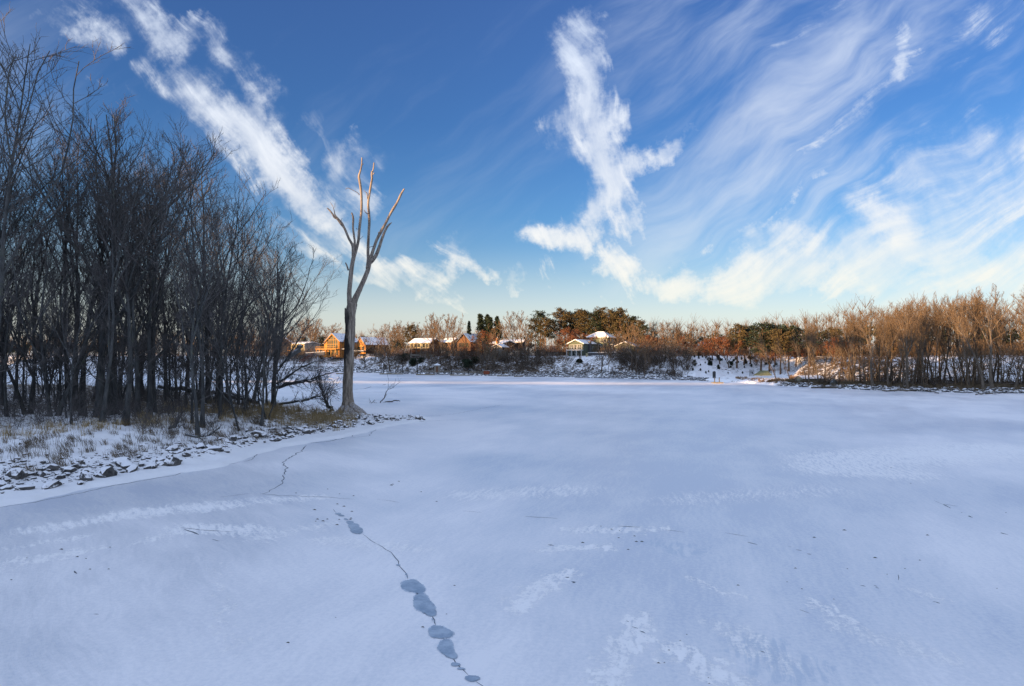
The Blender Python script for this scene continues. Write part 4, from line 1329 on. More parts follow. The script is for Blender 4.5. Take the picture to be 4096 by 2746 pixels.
def pine_kind(seed, H, m, style):
    r = random.Random(seed)
    br, pts = [], []
    tp, tr = grow(r, (0, 0, -.4), (r.gauss(0, .02), r.gauss(0, .02), 1), H, H * .013 + .06, .04, 12, .02, .05)
    br.append((tp, tr))
    if style == 'pine':      # bare trunk, layered ragged crown
        lv = 26
        for i in range(lv):
            t = .50 + .49 * i / lv
            if r.random() < .12: continue
            f = t * 11; k = min(10, int(f)); q = tp[k] + (tp[k + 1] - tp[k]) * (f - k)
            for j in range(3):
                L = H * .20 * math.sin(math.pi * min(1, (1.07 - t) * 1.35)) ** .7 * r.uniform(.5, 1.15)
                a = r.uniform(0, 6.28)
                p, rr = grow(r, q, (math.cos(a), math.sin(a), r.uniform(.05, .5)), L, .05, .02, 5, .1, .06)
                br.append((p, rr))
                for s in (2, 3, 4):
                    pts.append((p[s][0] + r.gauss(0, .25), p[s][1] + r.gauss(0, .25), p[s][2] + .1, r.uniform(.35, .75), 1))
        for j in range(9):
            f = r.uniform(2, 5.5); k = int(f); a = r.uniform(0, 6.28)
            br.append(grow(r, tp[k], (math.cos(a), math.sin(a), .1), r.uniform(.8, 2.2), .03, .015, 4, .12, 0))
        V, T = clumps(pts, seed, 11, .34)
    elif style == 'spruce':
        lv = 40
        for i in range(lv):
            t = .10 + .89 * i / lv
            f = t * 11; k = min(10, int(f)); q = tp[k] + (tp[k + 1] - tp[k]) * (f - k)
            for j in range(5):
                L = H * .20 * (1.03 - t) ** .8 * r.uniform(.65, 1.15) + .25
                a = r.uniform(0, 6.28)
                for s in (.35, .65, .95):
                    pts.append((q[0] + L * s * math.cos(a), q[1] + L * s * math.sin(a), q[2] - L * s * .25, .22 + .35 * (1 - t), .9))
        V, T = clumps(pts, seed, 6, .42)
    else:                    # juniper or cedar bush
        for i in range(60):
            t = r.random()
            a = r.uniform(0, 6.28); q = H * .28 * math.sin(math.pi * min(1, .12 + t * .88)) ** .6 * math.sqrt(r.random())
            pts.append((q * math.cos(a), q * math.sin(a), H * (.06 + .9 * t), H * .11, 1))
        V, T = clumps(pts, seed, 26, H * .07)
    Vb, Qb = tubes(br, 6)
    K = type('K', (), {})()
    K.tm = mesh('trunk', Vb, Qb, M['pine_bark'], True)
    K.cm = mesh('crown', V, None, m, ft=T)
    K.H = H
    K.name = {'pine': 'pine_tree', 'spruce': 'spruce_tree', 'cedar': 'cedar_bush'}[style]
    return K


PINE = [pine_kind(201 + i, 17., M['needle'] if i % 2 else M['needle_sunlit'], 'pine') for i in range(4)]
SPRUCE = [pine_kind(211 + i, 14., M['needle'], 'spruce') for i in range(2)]
CEDAR = [pine_kind(221 + i, 3., M['needle'], 'cedar') for i in range(2)]


def oak_kind(seed, H=10.):
    (a, b) = bare_tree(seed=seed, H=H, r0=.18, fork=.2, nl=7, limb_ang=.8, spread=1.5, tw=.022, n2=6, n3=4, n4=0)
    r = random.Random(seed)
    V = b[0]
    idx = [r.randrange(len(V)) for _ in range(650)]
    lv, lt = clumps([(V[i][0], V[i][1], V[i][2], .45, 1) for i in idx if V[i][2] > H * .2], seed, 4, .22)
    K = type('K', (), {})()
    K.tm = mesh('trunk', a[0], a[1], M['bark_far'], True)
    K.cm = mesh('crown', lv, None, M['russet'], ft=lt)
    K.H = H; K.name = 'oak_tree'
    return K


OAK = [oak_kind(231), oak_kind(232)]


def far_spot(px, d):
    D = float(shoreD(np.array([float(px)]))[0]) + d
    x = (px - CX) / F * D
    return x, D, zf(x, D)


def top_H(z, D, py):
    return EYE + (HZ - py) / F * D - z


HOUSE_ZONES = [(1165, 1395), (1425, 1545), (1680, 1795), (1880, 2060), (2262, 2340), (2335, 2505), (2500, 2570)]


FZC = [1330, 1600, 1800, 2000, 2260, 2580, 2900, 9999]
FZ = ['left of the timber chalet across the river', 'around the timber garage across the river', 'around the pale bungalow across the river', 'around the brown gabled house across the river', 'between the brick chimney and the green house',
      'around the green house and its garage', 'just right of the green garage', 'behind the snow bank and the boat landing']
RWC = [3480, 3700, 3900, 9999]
RW = ['at the left end of the right-hand wood', 'left of the middle of the right-hand wood', 'right of the middle of the right-hand wood', 'at the right edge of the right-hand wood']


def build_far_trees():
    r = random.Random(99)
    env2 = [(900, 1285), (1100, 1275), (1250, 1262), (1350, 1280), (1450, 1290), (1560, 1280), (1690, 1262), (1750, 1258), (1840, 1256), (1900, 1300), (2060, 1258), (2100, 1248), (2150, 1262), (2400, 1330), (2590, 1285), (2660, 1290),
            (2700, 1292), (2760, 1298), (2800, 1330), (2855, 1296), (2930, 1325), (3100, 1340), (3150, 1285), (3250, 1282), (3320, 1320), (3400, 1300)]
    ex, ey = [a for a, b in env2], [b for a, b in env2]
    def put(px, d, top, k, lab, grp, cat='tree', kinds=FAR, tilt=None, wide=1.0):
        x, D, z = far_spot(px, d)
        return plant(kinds[k], x, D, z - .1, top_H(z, D, top), r.uniform(0, 6.28), lab, cat, grp, tilt or (r.gauss(0, .03), r.gauss(0, .05)), wide)
    named = [(1248, 26, 1268, 0, 'spreading bare tree standing between the low cream house and the timber deck'), (1320, 34, 1290, 3, 'pale bare tree whose crown shows above the timber house'),
             (1735, 27, 1252, 0, 'large open-crowned bare tree above the pale-walled bungalow'), (1813, 30, 1256, 0, 'tall bare tree just left of the brown gabled house'), (1760, 12, 1290, 1, 'bare tree on the bank in front of the pale-walled bungalow'),
             (2062, 38, 1246, 1, 'tall feathery bare tree left of the brick-chimney house pines'), (2098, 40, 1243, 1, 'tall bare tree just left of the first big pine'),
             (2110, 18, 1330, 3, 'orange-lit bare tree rising at the right of the brick-chimney house'), (2405, 4, 1335, 0, 'bare tree on the slope in front of the green two-storey house'),
             (2432, 5, 1400, 3, 'thin bare tree on the slope beside the curved retaining wall'), (2530, 10, 1290, 0, 'leaning forked bare tree in front of the green garage'), (2545, 4, 1300, 1, 'bare tree at the waterline below the green garage'),
             (2665, 30, 1283, 0, 'round-topped bare tree right of the green garage'), (2700, 5, 1330, 1, 'many-stemmed bare tree at the waterline where the snow bank begins'), (2765, 36, 1295, 1, 'upright feathery bare tree above the conifer-dotted bank'),
             (2850, 34, 1294, 0, 'rounded bare tree above the russet oaks'), (1560, 3, 1305, 2, 'spreading bare tree at the shore beside the tall dock posts'), (1460, 6, 1340, 2, 'low spreading bare tree in front of the timber garage'),
             (1945, 4, 1325, 2, 'bare tree standing in front of the brick-chimney house'), (1720, 2, 1400, 3, 'bare tree at the shore beside the small pump house')]
    for px, d, top, k, lab in named: put(px, d, top, k, lab, 'bare trees of the far shore', wide=1.15)
    for i in range(92):
        px = r.uniform(960, 3380)
        behind = r.random() < .55
        if behind:
            d = r.uniform(34, 70)
            top = np.interp(px, ex, ey) + r.uniform(4, 60)
        else:
            d = r.uniform(1.5, 20)
            if any(a - 8 < px < b + 4 for a, b in HOUSE_ZONES) and r.random() < .75: continue
            if 2740 < px < 3200: continue
            top = np.interp(px, ex, ey) + r.uniform(50, 130)
        put(px, d, top, r.randrange(4), 'bare brownish tree among others ' + zone(px, FZC, FZ), 'bare trees ' + zone(px, FZC, FZ))
    # leaning trees round the landing
    for px, d, top, tl, lab in [(3108, 3, 1322, -.26, 'bare tree leaning left over the boat landing, nearest the ice'), (3160, 6, 1345, -.20, 'slender bare tree leaning left behind the landing tree'), (3225, 4, 1325, -.18, 'tall bare tree leaning left just before the boat shed'),
                                (3250, 8, 1290, .03, 'upright bare tree behind the left end of the boat shed'), (3273, 6, 1285, -.03, 'upright bare tree in front of the boat shed'), (3305, 5, 1330, .36, 'dark bare tree leaning right beside the boat shed'),
                                (3312, 7, 1345, .42, 'second dark bare tree leaning right beside the boat shed'), (3420, 9, 1330, -.3, 'bare tree leaning left in front of the golden bank')]:
        x, D, z = far_spot(px, d)
        o = plant(RIGHT[3 if tl < 0 else 1], x, D, z - .1, top_H(z, D, top) * 1.03, r.uniform(-.4, .4), lab, 'tree', 'leaning trees round the boat landing', (0, tl), .8)
    # right-hand wood
    env3 = [(3330, 1275), (3400, 1242), (3500, 1205), (3600, 1212), (3650, 1190), (3760, 1168), (3860, 1155), (3960, 1138), (4096, 1118), (4300, 1100), (4900, 1060)]
    ex3, ey3 = [a for a, b in env3], [b for a, b in env3]
    n = 0
    nm = {0: 'bare tree whose trunk leans left at the left end of the right-hand wood', 1: 'thick double trunk at the waterline in the right-hand wood', 2: 'pale trunk leaning out over the ice near the right edge', 3: 'tallest pale trunk at the waterline near the right edge'}
    for j, (px, top, tl) in enumerate([(3492, 1200, -.16), (3630, 1190, -.06), (3935, 1165, -.15), (3968, 1130, -.03)]):
        x, D, z = far_spot(px, 1.6)
        plant(RIGHT[[0, 2, 3, 0][j]], x, D, z - .1, top_H(z, D, top), r.uniform(-.3, .3), nm[j], 'tree', 'bare trees of the right-hand wood', (0, tl), 1.1)
    while n < 96:
        px = 3345 + 1150 * r.random() ** 1.08 if n > 6 else r.uniform(3190, 3400)
        d = r.uniform(2, 26) if r.random() < .85 else r.uniform(50, 70)
        x, D, z = far_spot(px, d)
        top = np.interp(px, ex3, ey3) + r.random() ** 1.3 * 90 + (20 if d > 30 else 0)
        plant(RIGHT[r.randrange(6)], x, D, z - .1, top_H(z, D, top), r.uniform(0, 6.28), 'bare leafless tree among many alike ' + zone(px, RWC, RW), 'tree', 'bare trees ' + zone(px, RWC, RW),
              (r.gauss(0, .04), r.gauss(0, .07)), r.uniform(.65, 1.0))
        n += 1
    # pines
    pin = [(2142, 42, 1258), (2162, 44, 1234), (2183, 40, 1252), (2205, 46, 1262), (2237, 46, 1231), (2256, 52, 1238), (2281, 50, 1229), (2302, 55, 1240), (2322, 50, 1236), (2345, 54, 1238), (2362, 50, 1231), (2384, 48, 1236), (2402, 52, 1231), (2422, 55, 1246),
           (2440, 50, 1230), (2458, 54, 1236), (2476, 48, 1234), (2496, 52, 1246), (2515, 50, 1250), (2536, 52, 1262), (2560, 48, 1263), (2585, 44, 1285)]
    for i, (px, d, top) in enumerate(pin):
        x, D, z = far_spot(px, d)
        lab = {0: 'leftmost pine of the grove, standing apart', 1: 'tall broad pine at the left of the grove with sunlit trunks', 21: 'last low pine at the right end of the grove'}.get(i, 'tall dark pine in the ' + zone(px, [2270, 2390, 9999], ['left third of the grove, left of the two-storey house', 'middle of the grove, right above the two-storey house', 'right third of the grove, above the green garage']))
        plant(PINE[i % 4], x, D, z - .1, top_H(z, D, top + r.uniform(-3, 20)), r.uniform(0, 6.28), lab, 'pine', 'pines of the grove ' + zone(px, [2270, 2390, 9999], ['left', 'middle', 'right']), (0, r.gauss(0, .015)), 1.1)
    for i, (px, d, top, kk, lab) in enumerate([(1932, 44, 1247, 0, 'left spruce of the group of three above the brick-chimney house'), (1948, 50, 1249, 1, 'second spruce close behind the left one above the brick-chimney house'), (1968, 44, 1258, 0, 'middle spruce above the brick-chimney house'),
                                               (1992, 44, 1257, 1, 'right spruce of the group above the brick-chimney house'), (1877, 40, 1278, 0, 'narrow pointed spruce standing alone above the brown gabled house')]):
        x, D, z = far_spot(px, d)
        plant(SPRUCE[kk], x, D, z - .1, top_H(z, D, top), r.uniform(0, 6.28), lab, 'spruce', 'spruces above the houses', wide=.62 if px == 1877 else .95)
    for i, (px, top) in enumerate([(2948, 1298), (2975, 1306), (3003, 1300), (3045, 1294), (3078, 1304), (3100, 1302), (3122, 1312), (3155, 1302), (3185, 1312), (3240, 1320), (3330, 1310), (3345, 1318), (1640, 1300), (1440, 1345), (1500, 1352), (1290, 1348), (1375, 1342), (1215, 1350), (1150, 1345)]):
        x, D, z = far_spot(px, 38 + (i % 3) * 5)
        lab = ('dark pine on the crest above the ' + zone(px, [3060, 3200, 9999], ['dark cedars of the snow bank', 'leaning trees of the landing', 'boat shed'])) if 2900 < px < 3400 else 'dark pine standing behind the ' + zone(px, [1240, 1400, 9999], ['low cream house', 'timber chalet', 'timber garage'])
        if px == 1640: lab = 'lone pine with a small dark tuft above the far bank'
        plant(PINE[i % 4], x, D, z - 1.2, top_H(z, D, top) + 1.2, r.uniform(0, 6.28), lab, 'pine', 'pines ' + lab.split('pine ')[-1], wide=1.35)
    for px, d, top, lab in [(2265, 32, 1308, 'russet-leaved oak left of the green two-storey house'), (2300, 36, 1320, 'second russet oak just behind the porch roof of the green house'), (2590, 30, 1340, 'russet oak beside the green garage'), (2640, 26, 1350, 'low russet oak right of the green garage'),
                            (2730, 34, 1345, 'russet oak at the start of the snow bank'), (2840, 32, 1352, 'russet oak above the conifer-dotted bank'), (2880, 34, 1345, 'second russet oak above the conifer-dotted bank'), (2915, 34, 1352, 'right russet oak beside the dark pines'),
                            (1930, 22, 1322, 'brown-leaved oak left of the brick-chimney house'), (1885, 14, 1380, 'dark brown oak on the slope left of the brick-chimney house'), (3340, 34, 1350, 'golden-brown oak above the golden bank'), (3380, 36, 1360, 'orange oak above the golden bank')]:
        x, D, z = far_spot(px, d)
        plant(OAK[px % 2], x, D, z - .1, top_H(z, D, top), r.uniform(0, 6.28), lab, 'oak', 'oaks of the far bank', wide=1.2)
    # dark evergreens on the slopes
    big = [(2778, 1452, 12, 'tallest dark cedar on the snow bank'), (2838, 1452, 11, 'broad dark cedar halfway down the snow bank'), (2796, 1418, 9, 'dark cedar at the crest of the snow bank, leftmost'), (2872, 1430, 10, 'dark cedar near the crest, right of the lamp post'),
           (2874, 1468, 9, 'rounded dark cedar low on the snow bank'), (2927, 1454, 9, 'dark cedar in the middle of the snow bank'), (2981, 1446, 10, 'narrow dark cedar right of the middle of the snow bank'), (3001, 1425, 8, 'dark cedar at the crest above the landing'),
           (3078, 1451, 8, 'dark cedar among the leaning trees of the landing'), (2832, 1437, 6, 'small cedar between the crest and the broad one')]
    for i, (px, py, rad, lab) in enumerate(big):
        lo, hi = 0., 60.
        for _ in range(30):   # find the point of the bank seen at this row
            mid = (lo + hi) / 2
            x, D, z = far_spot(px, mid)
            if HZ + (EYE - z) * F / D > py + rad: lo = mid
            else: hi = mid
        H = 2.1 * rad * D / F
        plant(CEDAR[i % 2], x, D, z - .1, H, r.uniform(0, 6.28), lab, 'cedar', 'dark cedars on the snow bank', wide=1.15)
    for i in range(62):
        px, py = r.uniform(2760, 3110), 1425 + 75 * r.random() ** 1.2
        lo, hi = 3., 60.
        for _ in range(20):
            mid = (lo + hi) / 2
            x, D, z = far_spot(px, mid)
            if HZ + (EYE - z) * F / D > py: lo = mid
            else: hi = mid
        plant(CEDAR[i % 2], x, D, z - .1, r.uniform(.5, 1.0), r.uniform(0, 6.28), 'tiny dark seedling cedar dotting the ' + ('left' if px < 2930 else 'right') + ' half of the snow bank', 'cedar', 'seedling cedars, ' + ('left' if px < 2930 else 'right') + ' half')
    for px, py, rad, lab in [(1622, 1428, 19, 'largest clipped round dark bush below the bungalow'), (1652, 1448, 17, 'second round dark bush, lower on the bank below the bungalow'), (1686, 1441, 11, 'small round dark bush right of the two large ones'),
                             (1870, 1455, 22, 'large dark juniper low on the slope under the brown gabled house'), (1905, 1440, 14, 'dark juniper beside the porch house'), (2320, 1445, 8, 'small dark bush below the green porch')]:
        lo, hi = 1., 40.
        for _ in range(25):
            mid = (lo + hi) / 2
            x, D, z = far_spot(px, mid)
            if HZ + (EYE - z) * F / D > py + rad: lo = mid
            else: hi = mid
        rr = rad * D / F
        bm = bpy.data.meshes.new('round_bush')
        V, T = clumps([(r.gauss(0, rr * .35), r.gauss(0, rr * .35), rr * r.uniform(.3, 1.5), rr * .55, 1) for _ in range(26)], px, 60, .34)
        tag(link('round_bush', mesh('round_bush', V, None, M['needle'], ft=T), None, (x, D, z)), lab, 'bush', 'round bushes on the far bank')
    # brush: one brown mass behind and between the houses, one of dark stems on the slopes
    for nm, mt, cnt, lab in (('brush', M['twig_brown'], 850, 'brown leafless brush filling the far bank behind the houses'), ('thicket', M['bark_far'], 430, 'dark leafless thicket on the far slopes above the rocks'), ('red_brush', M['twig_red'], 150, 'reddish brush along the far crest'), ('slender_stems', M['twig_right'], 110, 'thin upright bare stems filling the gaps of the right-hand wood'), ('saplings', M['bark_far'], 240, 'thin bare saplings and tall brush screening the houses of the far bank')):
        br = []
        for i in range(cnt):
            px = r.uniform(900, 4300)
            if nm == 'thicket':
                px = r.choice([r.uniform(1400, 2230), r.uniform(1700, 2120), r.uniform(2480, 2740), r.uniform(3200, 4200), r.uniform(1400, 2740)])
                d = r.uniform(3, 20)
                h = r.uniform(1.0, 2.6)
            elif nm == 'slender_stems':
                px = r.uniform(3470, 4350); d = r.uniform(3, 24); h = r.uniform(6, 12) * np.interp(px, [3180, 3600], [.65, 1])
            elif nm == 'saplings':
                px = r.choice([r.uniform(1120, 1300), r.uniform(1400, 2300), r.uniform(1560, 2260), r.uniform(2440, 2760)])
                d = r.uniform(10, 25); h = r.uniform(3.0, 7.5)
            else:
                if nm == 'red_brush': px = r.choice([r.uniform(2560, 3180), r.uniform(1400, 2300), r.uniform(3150, 3420)])
                d = r.uniform(36, 60) + (14 if px > 2840 else 0); h = r.uniform(2.0, 5.5)
            x, D, z = far_spot(px, d)
            for s in range(r.randint(4, 7) if nm != 'slender_stems' else 2):
                p, rr = grow(r, (x + r.gauss(0, .5), D + r.gauss(0, .5), z - .1), (r.gauss(0, .35 if h < 6 else .12), r.gauss(0, .35 if h < 6 else .12), 1), h * r.uniform(.6, 1), .045 if nm != 'slender_stems' else .09, .02, 5, .12, .02)
                br.append((p, rr))
                for q in range(7):
                    k = r.randint(1, 3)
                    c = grow(r, p[k], child_dir(r, p[k + 1] - p[k], r.uniform(.4, 1.0)), h * r.uniform(.25, .55), .028, .018, 3, .15, .06)
                    br.append(c)
        V, Q = tubes(br, 3)
        tag(link(nm, mesh(nm, V, Q, mt)), lab, 'brush', kind='stuff')
    # distant wood closing the horizon: one mass
    br, leaf = [], []
    for i in range(1400):
        px = r.uniform(-1500, 5600)
        d = r.uniform(72, 140)
        x, D, z = far_spot(px, d)
        h = r.uniform(9, 15)
        h += np.interp(px, [3200, 3400, 5600], [0, 3.5, 3.5])
        p, rr = grow(r, (x, D, z), (r.gauss(0, .05), r.gauss(0, .05), 1), h, .16, .03, 6, .05, .03)
        br.append((p, rr))
        for q in range(26):
            k = r.randint(2, 4)
            br.append(grow(r, p[k], child_dir(r, p[k + 1] - p[k], r.uniform(.4, .9)), h * r.uniform(.12, .32), .05, .025, 3, .12, .1))
        if r.random() < .25:
            for q in range(9): leaf.append((x + r.gauss(0, 1.2), D + r.gauss(0, 1.2), z + min(h, 11) * r.uniform(.3, .75), 1.1, 1))
    V, Q = tubes(br, 3)
    tag(link('distant_wood', mesh('distant_wood', V, Q, M['twig_brown'])), 'far wood of bare brown trees closing the horizon behind the houses', 'wood', kind='stuff')
    V, T = clumps(leaf, 9, 14, .8)
    tag(link('distant_evergreens', mesh('distant_evergreens', V, None, M['needle'], ft=T)), 'dark evergreens mixed through the far wood behind the houses', 'wood', kind='stuff')


build_far_trees()
# ------------------------------------------------------------------ houses
def siding(name, c, step=.0, var=.12, snow=0):
    def f(n, p):
        co = obj_co(n)
        q = n.noise(n.v('MULTIPLY', co, (.6, .6, 5)), 1.4, 5, .6)
        col = n.mix(n.map(q, .3, .7), tuple(k * (1 - var * 1.6) for k in c), tuple(k * (1 + var) for k in c))
        w = n.new('ShaderNodeTexWave', wave_type='BANDS', bands_direction='Z')
        w.inputs['Scale'].default_value = 1.6
        n.l.new(co, w.inputs['Vector'])
        base(n, p, n.mix(n.map(w.outputs['Fac'], .0, .25, .35, 0), col, tuple(k * .5 for k in c)))
    return mat(name, f, .8, .2)


def snowroof(name, c, cover):
    def f(n, p):
        co = obj_co(n)
        q = n.m('ADD', n.m('MULTIPLY', n.noise(n.v('MULTIPLY', co, (1, 1, .4)), 1.1, 6, .65), 1.0), n.m('MULTIPLY', n.map(normal_z(n), .0, .6), .2))
        base(n, p, n.mix(n.map(q, .72 - cover * .4, .80 - cover * .4), c, (.84, .86, .89)))
        bump(n, p, q, .5, .05)
    return mat(name, f, .7, .25)


H_ = {
    'timber': siding('honey_timber', (.42, .19, .05)), 'timber_dark': siding('dark_brown_siding', (.055, .036, .025)), 'cream': siding('cream_siding', (.34, .30, .19)), 'greysid': siding('grey_siding', (.28, .28, .27)),
    'teal': siding('grey_green_siding', (.095, .115, .085)), 'brown': siding('brown_siding', (.14, .075, .045)), 'weather': siding('weathered_boards', (.20, .18, .15)), 'navy': siding('dark_blue_siding', (.035, .040, .055)),
    'white': plain('white_trim', (.50, .50, .49), .08), 'glass': None, 'brick': plain('orange_brick', (.34, .16, .07), .3, scale=9), 'metal': snowroof('blue_grey_roof', (.20, .25, .34), .35), 'snow': snowroof('snow_covered_roof', (.10, .09, .085), .85),
    'thin': snowroof('roof_with_patchy_snow', (.13, .10, .09), .62), 'concrete': plain('dark_retaining_blocks', (.085, .085, .09), .25, scale=4), 'wood': plain('grey_dock_wood', (.20, .18, .15), .3, scale=5), 'tan': plain('tan_dock_boards', (.26, .22, .15), .25, scale=5),
    'black': plain('dark_steel', (.03, .028, .028), .2), 'red': plain('red_brown_rail', (.20, .055, .03), .25), 'shed': siding('green_grey_sheet', (.17, .18, .15)), 'olive': plain('olive_mat', (.15, .16, .085), .3, scale=2), 'deckwood': plain('golden_deck_wood', (.42, .22, .06), .25, scale=5),
}


def _glass(n, p):
    co = obj_co(n)
    base(n, p, n.mix(n.map(n.noise(co, .5, 3), .35, .65), (.018, .022, .018), (.06, .07, .055)))


H_['glass'] = mat('window_glass', _glass, .08, .6)


def window(parent, side, x0, x1, z0, z1, off, fr='white', t=.09, bars=(0, 0)):
    """framed window on a wall: side 'f' (front, y=off) or 'r' (right, x=off)"""
    def put(mb, a0, a1, b0, b1, d0, d1):
        if side == 'f': mb.box(a0, a1, off - d1, off - d0, b0, b1)
        else: mb.box(off + d0, off + d1, a0, a1, b0, b1)
    m = MB()
    put(m, x0 - t, x1 + t, z1, z1 + t, .003, .09); put(m, x0 - t, x1 + t, z0 - t, z0, .003, .09)
    put(m, x0 - t, x0, z0, z1, .003, .08); put(m, x1, x1 + t, z0, z1, .003, .08)
    for i in range(bars[0]):
        x = x0 + (x1 - x0) * (i + 1) / (bars[0] + 1); put(m, x - t * .35, x + t * .35, z0, z1, .03, .07)
    for i in range(bars[1]):
        z = z0 + (z1 - z0) * (i + 1) / (bars[1] + 1); put(m, x0, x1, z - t * .35, z + t * .35, .032, .068)
    f = m.build('window', H_[fr], parent)
    m = MB(); put(m, x0, x1, z0, z1, .004, .028)
    m.build('pane', H_['glass'], f)
    return f


def gable_roof(parent, x0, x1, y0, y1, ze, zr, m, over=.45, th=.16, trim='white', split=True):
    """two slopes, ridge along y, each slope a part"""
    xm = (x0 + x1) / 2
    sl = (zr - ze) / (xm - x0)
    for s in (-1, 1):
        e = xm + s * ((x1 - x0) / 2 + over)
        ze2 = ze - over * sl
        MB().prism([(xm, zr + .02), (e, ze2 + .02), (e, ze2 + .02 + th), (xm, zr + .02 + th * 1.15)], y0 - over, y1 + over).build('roof_slope', m, parent)
    if trim:
        b = MB()
        for s in (-1, 1):
            e = xm + s * ((x1 - x0) / 2 + over)
            ze2 = ze - over * sl
            b.prism([(xm, zr - .12), (e, ze2 - .12), (e, ze2 + .05), (xm, zr + .05)], y0 - over - .05, y0 - over - .005)
        b.build('barge_board', H_[trim], parent)


def house(name, label, px, by, D, rz, w, l, he, hr, wall, roof, front=(), right=(), trim='white', cat='house', found=1.2):
    p = W(px, by, D)
    t = root(name, label, cat, p, R(rz))
    MB().prism([(-w / 2, -found), (w / 2, -found), (w / 2, he), (0, hr), (-w / 2, he)], 0, l).build('walls', H_[wall], t)
    gable_roof(t, -w / 2, w / 2, 0, l, he, hr, H_[roof], trim=trim)
    for x0, x1, z0, z1, bx, bz in front: window(t, 'f', x0, x1, z0, z1, 0, trim or 'white', bars=(bx, bz))
    for y0, y1, z0, z1, bx, bz in right: window(t, 'r', y0, y1, z0, z1, w / 2, trim or 'white', bars=(bx, bz))
    return t


def rail_deck(t, x0, x1, y0, y1, z, m, posts, h=1.0, bal=.45, ground=0.0, name='deck'):
    d = MB().box(x0, x1, y0, y1, z - .25, z).build(name, m, t)
    b = MB()
    b.box(x0, x1, y0, y0 + .08, z + h - .08, z + h); b.box(x0, x1, y0 + .005, y0 + .07, z + .12, z + .19)
    b.box(x0, x0 + .08, y0 + .081, y1, z + h - .08, z + h); b.box(x1 - .08, x1, y0 + .081, y1, z + h - .08, z + h)
    k = int((x1 - x0) / bal)
    for i in range(k + 1):
        x = x0 + .01 + (x1 - x0 - .09) * i / k
        b.box(x, x + .06, y0 + .012, y0 + .066, z + .001, z + h - .081)
    b.build('railing', m, d)
    for x in posts: MB().box(x - .1, x + .1, y0 + .1, y0 + .3, ground - 1.0, z - .251).build('post', m, t)
    return d


